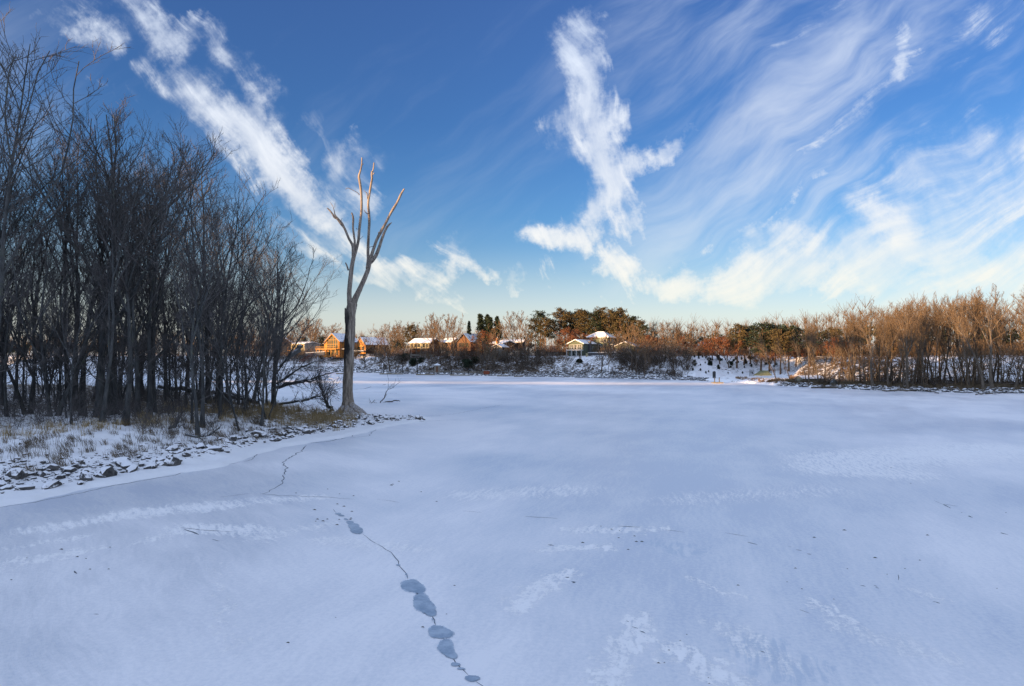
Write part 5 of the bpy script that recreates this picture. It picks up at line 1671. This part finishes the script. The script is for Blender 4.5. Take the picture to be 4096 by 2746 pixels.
def build_houses():
    # timber house with the tall window gable
    t = root('timber_house', 'golden timber chalet with a tall arched window gable, partly hidden by the dead tree', 'house', W(1331, 1422, 293), R(-20))
    MB().prism([(-3.3, -1), (3.3, -1), (3.3, 6.3), (0, 9.3), (-3.3, 6.3)], 0, 14).build('walls', H_['timber'], t)
    gable_roof(t, -3.3, 3.3, 0, 14, 6.3, 9.3, H_['metal'], .7, .22, 'timber')
    # window wall: dark glass, timber posts and beams
    panes = MB()
    xs = [-2.75, -1.75, -.75, .45, 1.6, 2.65]
    for a, b in zip(xs[:-1], xs[1:]):
        for z0, z1 in ((3.0, 4.7), (4.8, 6.5)):
            MB().box(a + .09, b - .09, -.05, -.01, z0, z1).build('pane', H_['glass'], t)
        f = lambda x: 9.3 - abs(x) * 3.0 / 3.3 - .75
        MB().prism([(a + .09, 6.62), (b - .09, 6.62), (b - .09, max(6.65, f(b))), ((a + b) / 2, max(6.66, f((a + b) / 2) if abs(a) > .8 or abs(b) > .8 else 8.3)), (a + .09, max(6.65, f(a)))], -.05, -.01).build('pane', H_['glass'], t)
    for x in xs: MB().box(x - .085, x + .085, -.16, -.051, 2.75, max(6.6, 9.0 - abs(x) * 3.0 / 3.3 - .45)).build('timber_post', H_['deckwood'], t)
    for z in (4.66, 6.5): MB().box(-2.9, 2.8, -.2, -.161, z, z + .16).build('timber_beam', H_['deckwood'], t)
    for s in (-1, 1): MB().bar((0, -.55, 9.0), (s * 3.5, -.55, 5.9), .16).build('rafter', H_['deckwood'], t)
    rail_deck(t, -6.8, 3.4, -2.8, -.2, 2.7, H_['deckwood'], [-6.5, -4.9, -3.0, -1.6, .9, 3.2], ground=0)
    for i, (x0, x1) in enumerate([(-2.0, -.6), (-.3, 1.0), (1.5, 2.8)]): window(t, 'f', x0, x1, .2, 2.1, 0, 'deckwood', bars=(1, 0))
    MB().box(-5.4, -3.302, 1.5, 8, -1, 5.4).build('side_wing', H_['timber'], t)
    MB().prism([(-5.8, 4.9), (-3.304, 6.1), (-3.304, 6.3), (-5.8, 5.1)], 1.0, 8.4).build('wing_roof', H_['thin'], t)
    MB().prism([(3.302, -1), (5.3, -1), (5.3, 5.2), (4.3, 6.9), (3.302, 5.2)], 2.5, 6).build('entry_gable', H_['timber'], t)
    gable_roof(t, 3.302, 5.3, 2.5, 6, 5.2, 6.9, H_['metal'], .3, .15, 'timber')
    MB().box(3.5, 6.4, 1.0, 2.4, 2.6, 2.8).build('porch_roof', H_['snow'], t)
    for x in (3.7, 6.2): MB().box(x - .1, x + .1, 1.1, 1.3, -1, 2.599).build('porch_post', H_['deckwood'], t)
    # timber garage
    t = house('timber_garage', 'timber garage with golden gable and long blue-grey roof right of the dead tree', 1444, 1405, 296, -48, 7.6, 11.5, 2.9, 5.9, 'timber', 'metal', [(-2.9, -.2, -.4, 1.9, 0, 2), (.5, 3.0, -.4, 1.9, 0, 2)], trim='timber', cat='garage')
    MB().box(3.803, 3.83, .3, 11.2, -1.2, 2.5).build('side_cladding', H_['timber_dark'], t)
    # cream ranch house
    t = house('ranch_house', 'low cream house with snowy roof left of the timber chalet', 1250, 1398, 315, 58, 9.0, 9.5, 2.5, 3.3, 'greysid', 'snow', [(1.5, 2.2, .6, 1.7, 0, 0)], trim='white')
    MB().box(-4.54, -4.503, .3, 9.2, -.6, 2.4).build('front_cladding', H_['cream'], t)
    m = MB()
    for y in (1.0, 2.6, 4.2, 6.0, 7.6): window_y = MB().box(-4.60, -4.545, y, y + 1.0, .5, 1.9).build('window', H_['glass'], t)
    MB().box(-7.5, -4.61, .5, 8.6, -.75, -.55).build('deck', H_['deckwood'], t)
    for y in (.6, 3.2, 5.8, 8.4): MB().box(-7.4, -7.25, y, y + .15, -.549, .5).build('rail_post', H_['brown'], t)
    MB().box(-7.42, -7.3, .4, 8.7, .501, .6).build('rail', H_['brown'], t)
    house('dark_house', 'dark navy house in shade among trees at the left end of the far bank', 1128, 1401, 318, 10, 8.5, 8, 3.4, 6.3, 'navy', 'thin', [(-2.4, -1.2, .8, 2.2, 0, 1)], trim=None)
    # bungalow with pale walls on a raised deck
    t = house('bungalow', 'pale-walled bungalow with snowy roof above the two round bushes', 1741, 1413, 268, 62, 7.5, 9.6, 4.0, 5.7, 'brown', 'thin', [(-2.0, -.8, 1.8, 3.1, 0, 0)], trim='white')
    MB().box(-3.80, -3.753, .2, 9.4, 1.9, 3.95).build('front_cladding', H_['cream'], t)
    for y in (.8, 2.3, 4.6, 6.2, 8.0): MB().box(-3.86, -3.805, y, y + 1.0, 2.3, 3.5).build('window', H_['glass'], t)
    MB().box(-6.0, -3.87, 0, 9.6, 1.5, 1.7).build('deck', H_['weather'], t)
    for y in (.2, 2.5, 4.8, 7.1, 9.3): MB().box(-5.95, -5.8, y, y + .15, -1.2, 2.7).build('deck_post', H_['weather'], t)
    MB().box(-5.95, -5.82, .1, 9.5, 2.701, 2.8).build('rail', H_['weather'], t)
    # brown gabled house
    t = house('gabled_house', 'brown steep-gabled house with dark windows left of the three spruces', 1856, 1392, 264, -38, 7.0, 9.5, 2.4, 5.4, 'brown', 'metal', [(-2.4, -1.4, .4, 1.8, 0, 0), (-.9, .1, .4, 1.8, 0, 0), (.8, 2.2, .4, 1.8, 1, 0)], trim='timber_dark')
    house('garage', 'low brown building with snowy roof adjoining the brown gabled house', 1826, 1391, 270, 50, 6, 5.5, 2.2, 3.7, 'brown', 'snow', [(-1.6, -.4, .4, 1.6, 0, 0)], trim='white', cat='garage')
    # house with the brick chimney
    t = house('chimney_house', 'low brown house with snowy roof and an orange brick chimney', 2036, 1398, 250, 40, 5.4, 7.4, 2.2, 3.1, 'brown', 'snow', [(-2.2, -1.2, .4, 1.8, 0, 0)], trim='white')
    MB().box(-3.48, -2.703, 2.5, 3.4, -1.5, 4.1).build('chimney', H_['brick'], t)
    MB().box(-3.2, -3.0, 2.8, 3.0, 4.101, 4.7).build('chimney_pipe', H_['white'], t)
    t = house('sun_porch', 'small two-level weathered sun porch with snowy roof below the brick chimney', 1988, 1425, 240, -32, 3.9, 3.9, 3.2, 4.1, 'weather', 'snow', [(-1.7, -1.15, 2.0, 3.0, 0, 0), (-.95, -.4, 2.0, 3.0, 0, 0), (-.2, .35, 2.0, 3.0, 0, 0), (.55, 1.1, 2.0, 3.0, 0, 0), (-.1, .6, .3, 1.1, 0, 0)], [(.5, 1.5, 2.0, 3.0, 0, 0)], trim='white', cat='porch')
    MB().box(-4.6, -1.96, -.3, 1.6, -1, .8).build('terrace', H_['weather'], t)
    house('long_house', 'long low building with snowy roof behind the trees right of the brick chimney', 2095, 1391, 262, 80, 6.5, 10, 2.0, 2.9, 'timber_dark', 'snow', [], trim=None)
    house('blue_house', 'small pale blue house glimpsed through brush above the snow bank', 2808, 1404, 262, -30, 3.6, 5, 1.8, 3.0, 'greysid', 'metal', [(-1, -.2, .5, 1.4, 0, 0)], trim='white')
    # green house: porch wing, two-storey block, garage
    t = house('porch_house', 'grey-green house wing with white-railed balcony at the left of the two-storey block', 2303, 1423.5, 230, -31, 5.4, 11.5, 4.15, 5.35, 'teal', 'snow',
              [(-2.1, -.75, 2.15, 3.6, 1, 0), (-.55, .45, 2.15, 3.6, 0, 0), (.65, 2.1, 2.15, 3.6, 1, 0), (-2.0, -.4, -.3, 1.5, 1, 0), (.1, 1.6, -.3, 1.5, 1, 0)], [(7.6, 8.6, 1.9, 3.1, 0, 0)])
    d = rail_deck(t, -2.9, 2.9, -1.5, -.1, 1.95, H_['white'], [-2.7, -.9, .9, 2.7], h=.95, bal=1.9)
    MB().box(2.72, 3.5, 4.0, 5.0, -1, 4.9).build('chimney', H_['concrete'], t)
    t = root('two_storey_house', 'grey-green two-storey house with hipped snowy roof above the curved retaining wall', 'house', W(2388, 1405, 238), R(-30))
    box('walls', H_['teal'], t, -3.9, 3.9, 0, 6.5, -1.5, 4.75)
    hv = [(-4.4, -.5, 4.76), (4.4, -.5, 4.76), (4.4, 7.0, 4.76), (-4.4, 7.0, 4.76), (-1.0, 3.2, 6.75), (1.0, 3.2, 6.75)]
    for f in ([0, 1, 5, 4], [1, 2, 5], [2, 3, 4, 5], [3, 0, 4]):
        c = [Vector(hv[i]) for i in f]
        nrm = (c[1] - c[0]).cross(c[2] - c[0]).normalized() * .18
        b = MB().add([tuple(v) for v in c] + [tuple(v + nrm) for v in c], [tuple(range(len(c)))[::-1], tuple(range(len(c), 2 * len(c)))] + [(i, (i + 1) % len(c), (i + 1) % len(c) + len(c), i + len(c)) for i in range(len(c))])
        b.build('roof_slope', H_['thin'] if f == [0, 1, 5, 4] else H_['snow'], t)
    MB().box(-4.45, 4.45, -.56, -.51, 4.58, 4.75).box(4.41, 4.46, -.509, 7.0, 4.58, 4.75).build('fascia', H_['white'], t)
    for x in (-1.9,): MB().prism([(x + .38 * math.cos(a * .785), 3.6 + .38 * math.sin(a * .785)) for a in range(8)], -.06, -.01).build('round_window', H_['glass'], t)
    for x0, x1, z0, z1 in ((1.2, 2.3, 3.0, 4.2), (2.8, 3.5, 3.0, 4.2), (.6, 1.4, 0, 2.2)): window(t, 'f', x0, x1, z0, z1, 0)
    for y0, y1, z0, z1 in ((.8, 1.5, 2.9, 4.2), (4.4, 5.6, 3.0, 4.2), (2.0, 3.4, .0, 2.0), (4.6, 5.8, .4, 1.8)): window(t, 'r', y0, y1, z0, z1, 3.9)
    MB().box(3.903, 5.2, 1.2, 4.2, 2.3, 2.4).build('porch_roof', H_['snow'], t)
    for y in (1.3, 4.0): MB().box(5.0, 5.12, y, y + .12, -1.5, 2.299).build('porch_post', H_['white'], t)
    t = house('green_garage', 'grey-green garage with wide glass doors right of the two-storey house', 2499, 1407, 236, -22, 6.5, 8.5, 1.95, 3.35, 'teal', 'snow', [(-2.1, -.5, -.3, 1.35, 1, 0), (-.1, 1.6, -.3, 1.35, 1, 0), (-2.85, -2.4, -.3, .6, 0, 1)], cat='garage')
    # terrace walls
    def arcwall(name, label, pts, D, zt, zb, m, th=.4, cap=True, cat='wall'):
        o = root(name, label, cat, W(pts[0][0], pts[0][1], D))
        P = [W(a, b, D + dd) - o.location for a, b, dd in [(q[0], q[1], q[2]) for q in pts]]
        for i, (a, b) in enumerate(zip(P[:-1], P[1:])):
            h0, h1 = pts[i][3] * D / F, pts[i + 1][3] * D / F
            V = [(a.x, a.y, a.z - h0), (b.x, b.y, b.z - h1), (b.x, b.y, b.z), (a.x, a.y, a.z), (a.x, a.y + th, a.z - h0), (b.x, b.y + th, b.z - h1), (b.x, b.y + th, b.z), (a.x, a.y + th, a.z)]
            MB().add(V, [(0, 1, 2, 3), (5, 4, 7, 6), (3, 2, 6, 7), (0, 4, 5, 1), (1, 5, 6, 2), (0, 3, 7, 4)]).build('wall_section', m, o)
            if cap:
                V = [(a.x, a.y - .05, a.z + .004), (b.x, b.y - .05, b.z + .004), (b.x, b.y + 7, b.z + .02), (a.x, a.y + 7, a.z + .02), (a.x, a.y - .05, a.z + .14), (b.x, b.y - .05, b.z + .14), (b.x, b.y + 7, b.z + .16), (a.x, a.y + 7, a.z + .16)]
                MB().add(V, [(0, 3, 2, 1), (4, 5, 6, 7), (0, 1, 5, 4), (1, 2, 6, 5), (2, 3, 7, 6), (3, 0, 4, 7)]).build('snow_cap', H_['snow'], o)
        return o
    arcwall('retaining_wall', 'curved dark lower retaining wall below the two-storey house', [(2374, 1424, 4, 3), (2395, 1424, 1.6, 10), (2420, 1424, .4, 15), (2445, 1423, 0, 17), (2470, 1421, .6, 16), (2492, 1418, 2, 11), (2510, 1414, 4.4, 3)], 222, 0, 0, H_['concrete'])
    arcwall('retaining_wall', 'straight upper retaining wall right in front of the two-storey house', [(2352, 1412, 0, 9), (2390, 1411, 0, 13), (2430, 1411, 0, 13), (2470, 1410, 0, 12), (2515, 1408, 0, 9)], 230, 0, 0, H_['concrete'])
    arcwall('retaining_wall', 'dark retaining wall beside the deck of the timber chalet', [(1222, 1413, 0, 11), (1250, 1411, 0, 12), (1298, 1408, 0, 14)], 291, 0, 0, H_['concrete'])
    arcwall('timber_wall', 'low timber wall on the bank between the round bushes and the bungalow', [(1640, 1418, 0, 5), (1690, 1419, 0, 6), (1735, 1420, 0, 7)], 256, 0, 0, H_['weather'], cap=False)
    arcwall('bulkhead', 'low weathered plank bulkhead at the foot of the bank near the pump house', [(1690, 1482, 0, 6), (1800, 1484, 0, 6), (1935, 1487, 0, 7)], 226, 0, 0, H_['weather'], cap=False)
    arcwall('kerb_wall', 'snow-topped low wall at the crest right of the dead tree', [(1400, 1403, 0, 6), (1455, 1404, 0, 6)], 288, 0, 0, H_['concrete'])
    arcwall('fence', 'long dark fence along the crest left of the green porch', [(2180, 1408, 0, 12), (2215, 1408, 0, 14), (2262, 1410, 0, 14)], 234, 0, 0, H_['timber_dark'], cap=False, cat='fence')
    # stairs down the bank with red rails
    p = W(1224, 1437, 283)
    t = root('stairs', 'reddish wooden stairs with rails descending the bank at the left', 'stairs', p)
    for i in range(11):
        x, z = -2.2 + i * .44, -1.6 + i * .30
        MB().box(x - .26, x + .26, -.8 + i * .12, .8 + i * .12, z - .07, z).build('tread', H_['red'], t)
    for dy in (-.85, .9):
        MB().bar((-2.5, dy, -.75), (2.4, dy + 1.3, 2.6), .07).build('handrail', H_['red'], t)
        for i in range(5): MB().box(-2.4 + i * 1.15, -2.3 + i * 1.15, dy + i * .3, dy + .1 + i * .3, -1.7 + i * .78, -.75 + i * .79).build('baluster', H_['red'], t)
    box('landing', H_['wood'], t, -5.0, -2.5, -1.2, 1.5, -2.05, -1.75)
    for x in (-4.9, -2.7): box('landing_post', H_['wood'], t, x, x + .15, -1.1, -.95, -4.5, -2.051)
    # pump house
    p = W(1748, 1485, 222)
    t = root('pump_house', 'small weathered pump house at the waterline below the bungalow', 'shed', p)
    box('walls', H_['weather'], t, -.9, .9, 0, 1.6, -.6, 1.85)
    MB().prism([(-1.05, 1.86), (1.05, 1.86), (1.05, 1.98), (0, 2.5), (-1.05, 1.98)], -.15, 1.75).build('roof', H_['snow'], t)
    box('door', H_['brown'], t, -.35, .35, -.05, -.005, -.3, 1.5)
    t = root('storage_box', 'small red-brown box standing on the rocks at the foot of the bank', 'box', W(1946, 1493, 222))
    box('body', H_['red'], t, -.95, .95, 0, 1.2, -.4, .7)
    box('lid', H_['thin'], t, -1.05, 1.05, -.08, 1.28, .703, .8)
    # boat shed among the leaning trees
    p = W(3256, 1533, 143)
    t = root('boat_shed', 'low grey metal boat shed with ribbed roof among the leaning trees', 'shed', p, R(12))
    MB().prism([(0, -.6), (2.6, -.6), (2.6, .95), (1.3, 1.45), (0, .95)], -2.6, 2.3, axis='x').build('walls', H_['shed'], t)
    box('corner_trim', H_['white'], t, 2.15, 2.303, -.04, -.005, -.5, .93)
    box('dark_gable', H_['navy'], t, 2.303, 2.33, .1, 2.5, -.6, .9)
    for i in range(17):
        x = -2.8 + i * .31
        b = MB()
        b.prism([(-.3, .86), (1.3, 1.5), (1.3, 1.58), (-.3, .94)], x + .004, x + .306, axis='x'); b.build('roof_sheet', H_['metal'], t)
        b = MB(); b.prism([(2.9, .86), (1.302, 1.5), (1.302, 1.58), (2.9, .94)], x + .004, x + .306, axis='x'); b.build('roof_sheet', H_['metal'], t)
    # docks and their mooring posts
    def dock(px0, px1, py, label, posts, gang=None, m='tan'):
        D = G(py + 1.5)
        u = D / F
        t = root('dock', label, 'dock', ((px0 - CX) * u, D, 0))
        L = (px1 - px0) * u
        k = max(3, int(L / 1.3))
        for i in range(k): box('deck_board', H_['thin'] if i % 2 else H_[m], t, L * i / k + .02, L * (i + 1) / k - .02, 0, 2.0, .22, .36)
        MB().box(0, L, -.1, -.005, .05, .34).build('edge_beam', H_[m], t)
        MB().box(.1, L - .1, .1, 1.9, -.02, .219).build('float', H_['black'], t)
        if gang:
            MB().bar((gang[0] * u, .6, .45), (gang[1] * u, 6.5, 1.3), .12).bar((gang[0] * u, 1.5, .45), (gang[1] * u, 7.4, 1.3), .12).build('gangway', H_['wood'], t)
        for a, h, lab in posts:
            o = tag(MB().bar((0, 0, -.5), (0, 0, h * u), .16, 8).build('mooring_post', H_['black'], None, ((a - CX) * u, D + .9 + 1.3, 0)), lab, 'post', 'mooring posts along the docks')
        return t
    dock(1344, 1374, 1496, 'short floating dock seen just left of the dead tree', [(1371, 46, 'mooring post just left of the dead tree')])
    dock(1518, 1611, 1497, 'long floating dock right of the dead tree, held by three posts', [(1530.5, 46, 'left mooring post of the long dock right of the dead tree'), (1579, 50, 'middle mooring post of the long dock right of the dead tree'), (1607, 47, 'right mooring post of the long dock right of the dead tree')], (60, 100))
    dock(1664, 1738, 1500, 'floating dock with a slanting ladder in front of the pump house', [(1665.5, 48, 'mooring post at the left end of the pump house dock'), (1733, 40, 'mooring post at the right end of the pump house dock')], (40, 72))
    dock(1800, 1878, 1502, 'floating dock by the plank bulkhead right of the pump house', [(1804.5, 24, 'short mooring post at the left end of the bulkhead dock'), (1871.5, 27, 'short mooring post at the right end of the bulkhead dock')])
    dock(1988, 2034, 1505, 'low empty raft frozen in below the sun porch, left of two', [], m='wood')
    dock(2055, 2091, 1507, 'low empty raft frozen in below the sun porch, right of two', [], m='wood')
    for px, py, h, lab in [(1175, 1484, 34, 'thin pole at the far shore at the left end'), (1271, 1484, 36, 'thin pole at the far shore below the timber chalet'), (1215, 1484, 26, 'short thin pole between two taller ones on the far left shore')]:
        D = G(py + 2); u = D / F
        tag(MB().bar((0, 0, -.5), (0, 0, h * u), .09, 6).build('mooring_pole', H_['black'], None, ((px - CX) * u, D + 1, 0)), lab, 'pole')
    # the snow-topped platform and little float at the landing
    D = G(1535); u = D / F
    t = root('float', 'small tan float frozen in at the boat landing with two posts', 'dock', ((2851 - CX) * u, D, 0))
    for i in range(4): box('deck_board', H_['tan'], t, i * .62, i * .62 + .6, 0, 1.6, .12, .26)
    box('edge_beam', H_['tan'], t, 0, 2.46, -.08, -.004, -.02, .25)
    for px, lab in ((2862, 'left'), (2881, 'right')):
        MB().bar((px * u - 2851 * u, .7, .26), (px * u - 2851 * u, .7, 24 * u), .11, 6).build('post', H_['weather'], t)
    D2 = G(1524); u2 = D2 / F
    t = root('platform', 'long snow-covered boat platform on posts behind the small float', 'platform', W(2840, 1516, D2))
    MB().prism([(0, 0), (1.2, .28), (4.6, .3), (5.1, .05), (4.9, -.12), (.2, -.14)], 0, 1.8).build('deck', H_['snow'], t)
    MB().box(.3, 4.7, .1, 1.7, -.34, -.145).build('frame', H_['wood'], t)
    for x in (.6, 2.5, 4.4): MB().box(x, x + .12, .3, .42, -1.2, -.341).build('post', H_['wood'], t)
    # landing: olive mat, fences, marker
    t = root('mat', 'olive-grey mat laid on the slope beside the ramp', 'mat', W(3045, 1497, 168))
    MB().add([(-2.4, -1.2, -.35), (2.2, -1.2, -.35), (2.4, 2.2, .75), (.6, 2.2, .75), (-2.4, -1.2, -.25), (2.2, -1.2, -.25), (2.4, 2.2, .85), (.6, 2.2, .85)], [(0, 3, 2, 1), (4, 5, 6, 7), (0, 1, 5, 4), (1, 2, 6, 5), (2, 3, 7, 6), (3, 0, 4, 7)]).build('sheet', H_['olive'], t)
    for (px, py, D, w, h, lab) in [(3007, 1497, 170, 17, 17, 'small dark wire gate at the foot of the snow bank beside the mat'), (3095, 1491, 172, 34, 14, 'dark wire fence above the mat at the top of the ramp'), (3112, 1483, 178, 60, 8, 'long low rail fence along the ramp')]:
        u = D / F
        t = root('wire_fence', lab, 'fence', W(px, py, D))
        k = 4
        for i in range(k + 1): MB().bar((-w * u / 2 + w * u * i / k, 0, -.6), (-w * u / 2 + w * u * i / k, 0, h * u), .05).build('fence_post', H_['black'], t)
        for j in (.15, .55, .98): MB().bar((-w * u / 2, 0, h * u * j), (w * u / 2, 0, h * u * j), .03).build('rail', H_['black'], t)
    D = 172; tag(MB().box(-.32, .32, 0, .6, -1, 1.15).prism([(-.32, 1.151), (.32, 1.151), (0, 1.3)], 0, .6).build('stump', M['bark_dark'], None, W(2858, 1506, D)), 'square dark stump standing at the foot of the snow bank', 'stump')
    # lamp and utility poles
    for px, top, bot, D, lab, lamp in [(2864, 1355, 1408, 225, 'pale lamp post with white head above the snow bank', True), (2748, 1348, 1400, 240, 'utility pole glimpsed in the brush at the start of the snow bank', False), (3041, 1335, 1402, 240, 'slim pole among the dark pines at the crest', False), (3107, 1384, 1420, 220, 'short pole behind the leaning landing trees', False), (1204, 1325, 1400, 300, 'thin pole beside the low cream house', False)]:
        u = D / F
        t = root('lamp_post' if lamp else 'utility_pole', lab, 'lamp post' if lamp else 'pole', W(px, bot, D))
        MB().bar((0, 0, -1.2), (0, 0, (bot - top) * u), .09, 6).build('pole', H_['greysid'] if lamp else H_['weather'], t)
        if lamp: MB().box(-.35, .35, -.2, .2, (bot - top) * u, (bot - top) * u + .45).build('lamp_head', H_['white'], t)
        elif px == 2748: MB().bar((-1.2, 0, (bot - top) * u - .4), (1.2, 0, (bot - top) * u - .4), .06).build('crossarm', H_['weather'], t)
    # bollard in front of the green house, picnic table
    tag(MB().box(-.35, .35, 0, .6, -.4, .75).box(-.42, .42, -.06, .66, .751, .9).build('stone_pillar', H_['cream'], None, W(2348, 1424, 226)), 'short pale stone pillar between the porch house and the terrace', 'pillar')
    for px in (2300, 2320): tag(MB().bar((0, 0, -.3), (0, 0, 1.0), .12, 8).build('bollard', H_['black'], None, W(px, 1428, 225)), 'dark post in the snow below the balcony' + (', left one' if px == 2300 else ', right one'), 'post')
    # driftwood along the right shore
    m = M['log']
    def drift(label, pts, rad, seed, tw=0):
        P = [(a, b, G(b, .25), rad * k) for a, b, k in pts]
        branchy('driftwood', label, 'driftwood', P, m, seed, tw, .9)
    drift('long pale driftwood trunk along the shore at the left end of the right-hand wood', [(3392, 1549, .8), (3440, 1546, 1), (3485, 1551, .9)], .32, 31)
    drift('dark driftwood trunk lying below the boat shed shore', [(3245, 1550, .6), (3310, 1549, 1), (3385, 1550, .7)], .28, 32, 4)
    drift('low driftwood trunk on the ice edge in mid right-hand shore', [(3530, 1562, .7), (3590, 1562, 1), (3665, 1561, .6)], .2, 33, 4)
    drift('broken branch reaching on to the ice from the right-hand wood', [(3640, 1548, .6), (3690, 1560, .7), (3735, 1566, .5), (3755, 1573, .4)], .2, 34, 8)
    drift('small dark driftwood at the ice edge near the right edge', [(3905, 1579, .7), (3945, 1575, .8), (3985, 1577, .4)], .16, 35, 6)
    drift('pale fallen trunk leaning down through the right-hand wood to the shore', [(3632, 1437, .5), (3680, 1480, .7), (3730, 1540, .9), (3745, 1556, .8)], .34, 36, 10)
    x, D, z = far_spot(3332, 2.0)
    V, T = [], []
    me = rock_mesh(400, .9, 3)
    o = tag(link('root_mass', me, None, (x, D, z + .5)), 'dark upturned root mass at the waterline right of the boat shed', 'stump'); o.scale = (1.5, 1.0, 1.9); me.materials[0] = M['bark_dark']
    x, D, z = far_spot(3123, .6)
    o = tag(link('boulder', rock_mesh(401, .5, 3), None, (x, D, z + .1)), 'large flat dark boulder at the tip of the landing shore', 'boulder'); o.scale = (2.1, 1.2, .8)
    # grass along the landing shore
    r = random.Random(21); sp = []
    for i in range(420):
        x, D, z = far_spot(r.uniform(3070, 4250), r.uniform(.8, 9)); sp.append((x, D, r.uniform(.6, 1.5)))
    blades('shore_grass', sp, M['grass_dark'], 'brown dead grass along the shore under the right-hand wood', .3, .8, .03, 22, zfn=zf)
    sp = []
    for i in range(80):
        x, D, z = far_spot(r.uniform(2945, 3120), r.uniform(3, 12)); sp.append((x, D, r.uniform(.5, 1.3)))
    for i in range(90):
        x, D, z = far_spot(r.uniform(3160, 3215), r.uniform(16, 34)); sp.append((x, D, r.uniform(.7, 1.4)))
    blades('landing_grass', sp, M['rust_grass'], 'rust-coloured grass on the flat of the boat landing', .25, .7, .03, 23, n=13, zfn=zf)


build_houses()
# ------------------------------------------------------------------ added unseen wooded bluff behind the camera, shaped to shade the river and bank
def build_shade_bluff():
    S0 = 100.0
    te = math.tan(SUN_EL)
    def P(u, s, z): return (PERP[0] * u + SDIR[0] * s, PERP[1] * u + SDIR[1] * s, z)
    def slit(u): return 19.9 + (u + 157) * (28.4 - 19.9) / 67.0  # gap shaped to throw the sun streak across the ice
    def crest(u):
        if u < -185: return np.interp(u, [-400, -260, -185], [6, 8, 14])
        if u < -84: return slit(u) - 1.1
        return np.interp(u, [-84, -72, -40, 40, 200], [28.0, 29.5, 30, 27, 22])
    def top(u): return np.interp(u, [-420, -315, -284, -265, -237, -190, -178, -150, -110, -95, -60, -40, 60, 200], [30, 31, 31, 33.5, 35.5, 37.5, 39, 39, 38.5, 38, 37.5, 36, 36, 36])
    us = np.linspace(-420, 220, 161)
    V, Q = [], []
    prof = [(-46, -1), (-30, .35), (-12, .85), (-3, .98), (0, 1), (4, .98), (30, .8), (70, .35), (110, 0)]
    for u in us:
        for ds, k in prof:
            # (ds > 0 lies on the side away from the river)
            V.append(P(u, -S0 - ds, crest(u) * k if k > 0 else -1))
    n = len(prof)
    for i in range(len(us) - 1):
        for j in range(n - 1):
            Q.append((i * n + j, (i + 1) * n + j, (i + 1) * n + j + 1, i * n + j + 1))
    tag(link('shade_hill', mesh('shade_hill', V, Q, M['snow_far'], True)), kind='structure')
    # added shading crowns in three staggered rows: lowest boughs a little above the crest
    r = random.Random(6)
    import bmesh
    bm = bmesh.new(); bmesh.ops.create_icosphere(bm, subdivisions=2, radius=1)
    v0 = np.array([v.co[:] for v in bm.verts]); f0 = np.array([[v.index for v in f.verts] for f in bm.faces]); bm.free()
    Vs, Ts, off, br = [], [], 0, []
    for row, ds in ((0, 0.), (1, 4.), (2, 8.)):
        u = -420 + row * .9
        while u < 210:
            z0 = (slit(u) + 1.8 if -185 <= u < -84 else crest(u) - .5) + ds * te
            z1 = top(u) + r.uniform(-1.8, 1.0) + ds * te
            if -69.5 < u < -61.5: z1 = 33.2 + r.uniform(-.8, .6) + ds * te  # notch cut to light the limbs of the dead tree
            if -104 < u < -69.5: # an opening low in the canopy lets the sun on to the right bank
                z0 = max(z0, 0)
                segs = [(z0, 30.0 + r.uniform(-.5, .5) + ds * te), (37.0 + r.uniform(-.4, .4) + ds * te, z1 + .5)]
            else:
                segs = [(z0, z1)]
            for a, b in segs:
                if b - a < 1: continue
                k = max(1, int(math.ceil((b - a) / 4.5)))
                for i in range(k):
                    h = (b - a) / k
                    zc = a + h * (i + .5)
                    rr = 2.6 * (1.0 if i < k - 1 or k == 1 else .8)
                    v = v0 * np.array([rr, rr, h * .62])
                    v = v * (1 + .10 * np.sin(v0[:, :1] * 5 + u) + .06 * np.cos(v0[:, 1:2] * 9 + i))
                    v[:, 2] = np.clip(v[:, 2], -h * .5, h * .62)
                    c = np.array(P(u + r.uniform(-.3, .3), -S0 - ds, zc))
                    Vs.append(v + c); Ts.append(f0 + off); off += len(v0)
            if row == 0 and r.random() < .4:
                x, y, z = P(u, -S0 - 2, crest(u) * .9)
                br.append(grow(r, (x, y, z), (0, 0, 1), 5, .16, .12, 4, .01, 0))
            u += 2.6
    me = mesh('shade_pine_wood', np.concatenate(Vs), None, M['needle'], ft=np.concatenate(Ts))
    tag(link('shade_pine_wood', me), 'added unseen pine wood behind the camera, shaped to shade the river', 'wood', kind='stuff')
    Vb, Qb = tubes(br, 5)
    tag(link('added_pine_trunks', mesh('added_pine_trunks', Vb, Qb, M['pine_bark'])), 'added unseen pine trunks under the shading wood behind the camera', 'wood', kind='stuff')


build_shade_bluff()
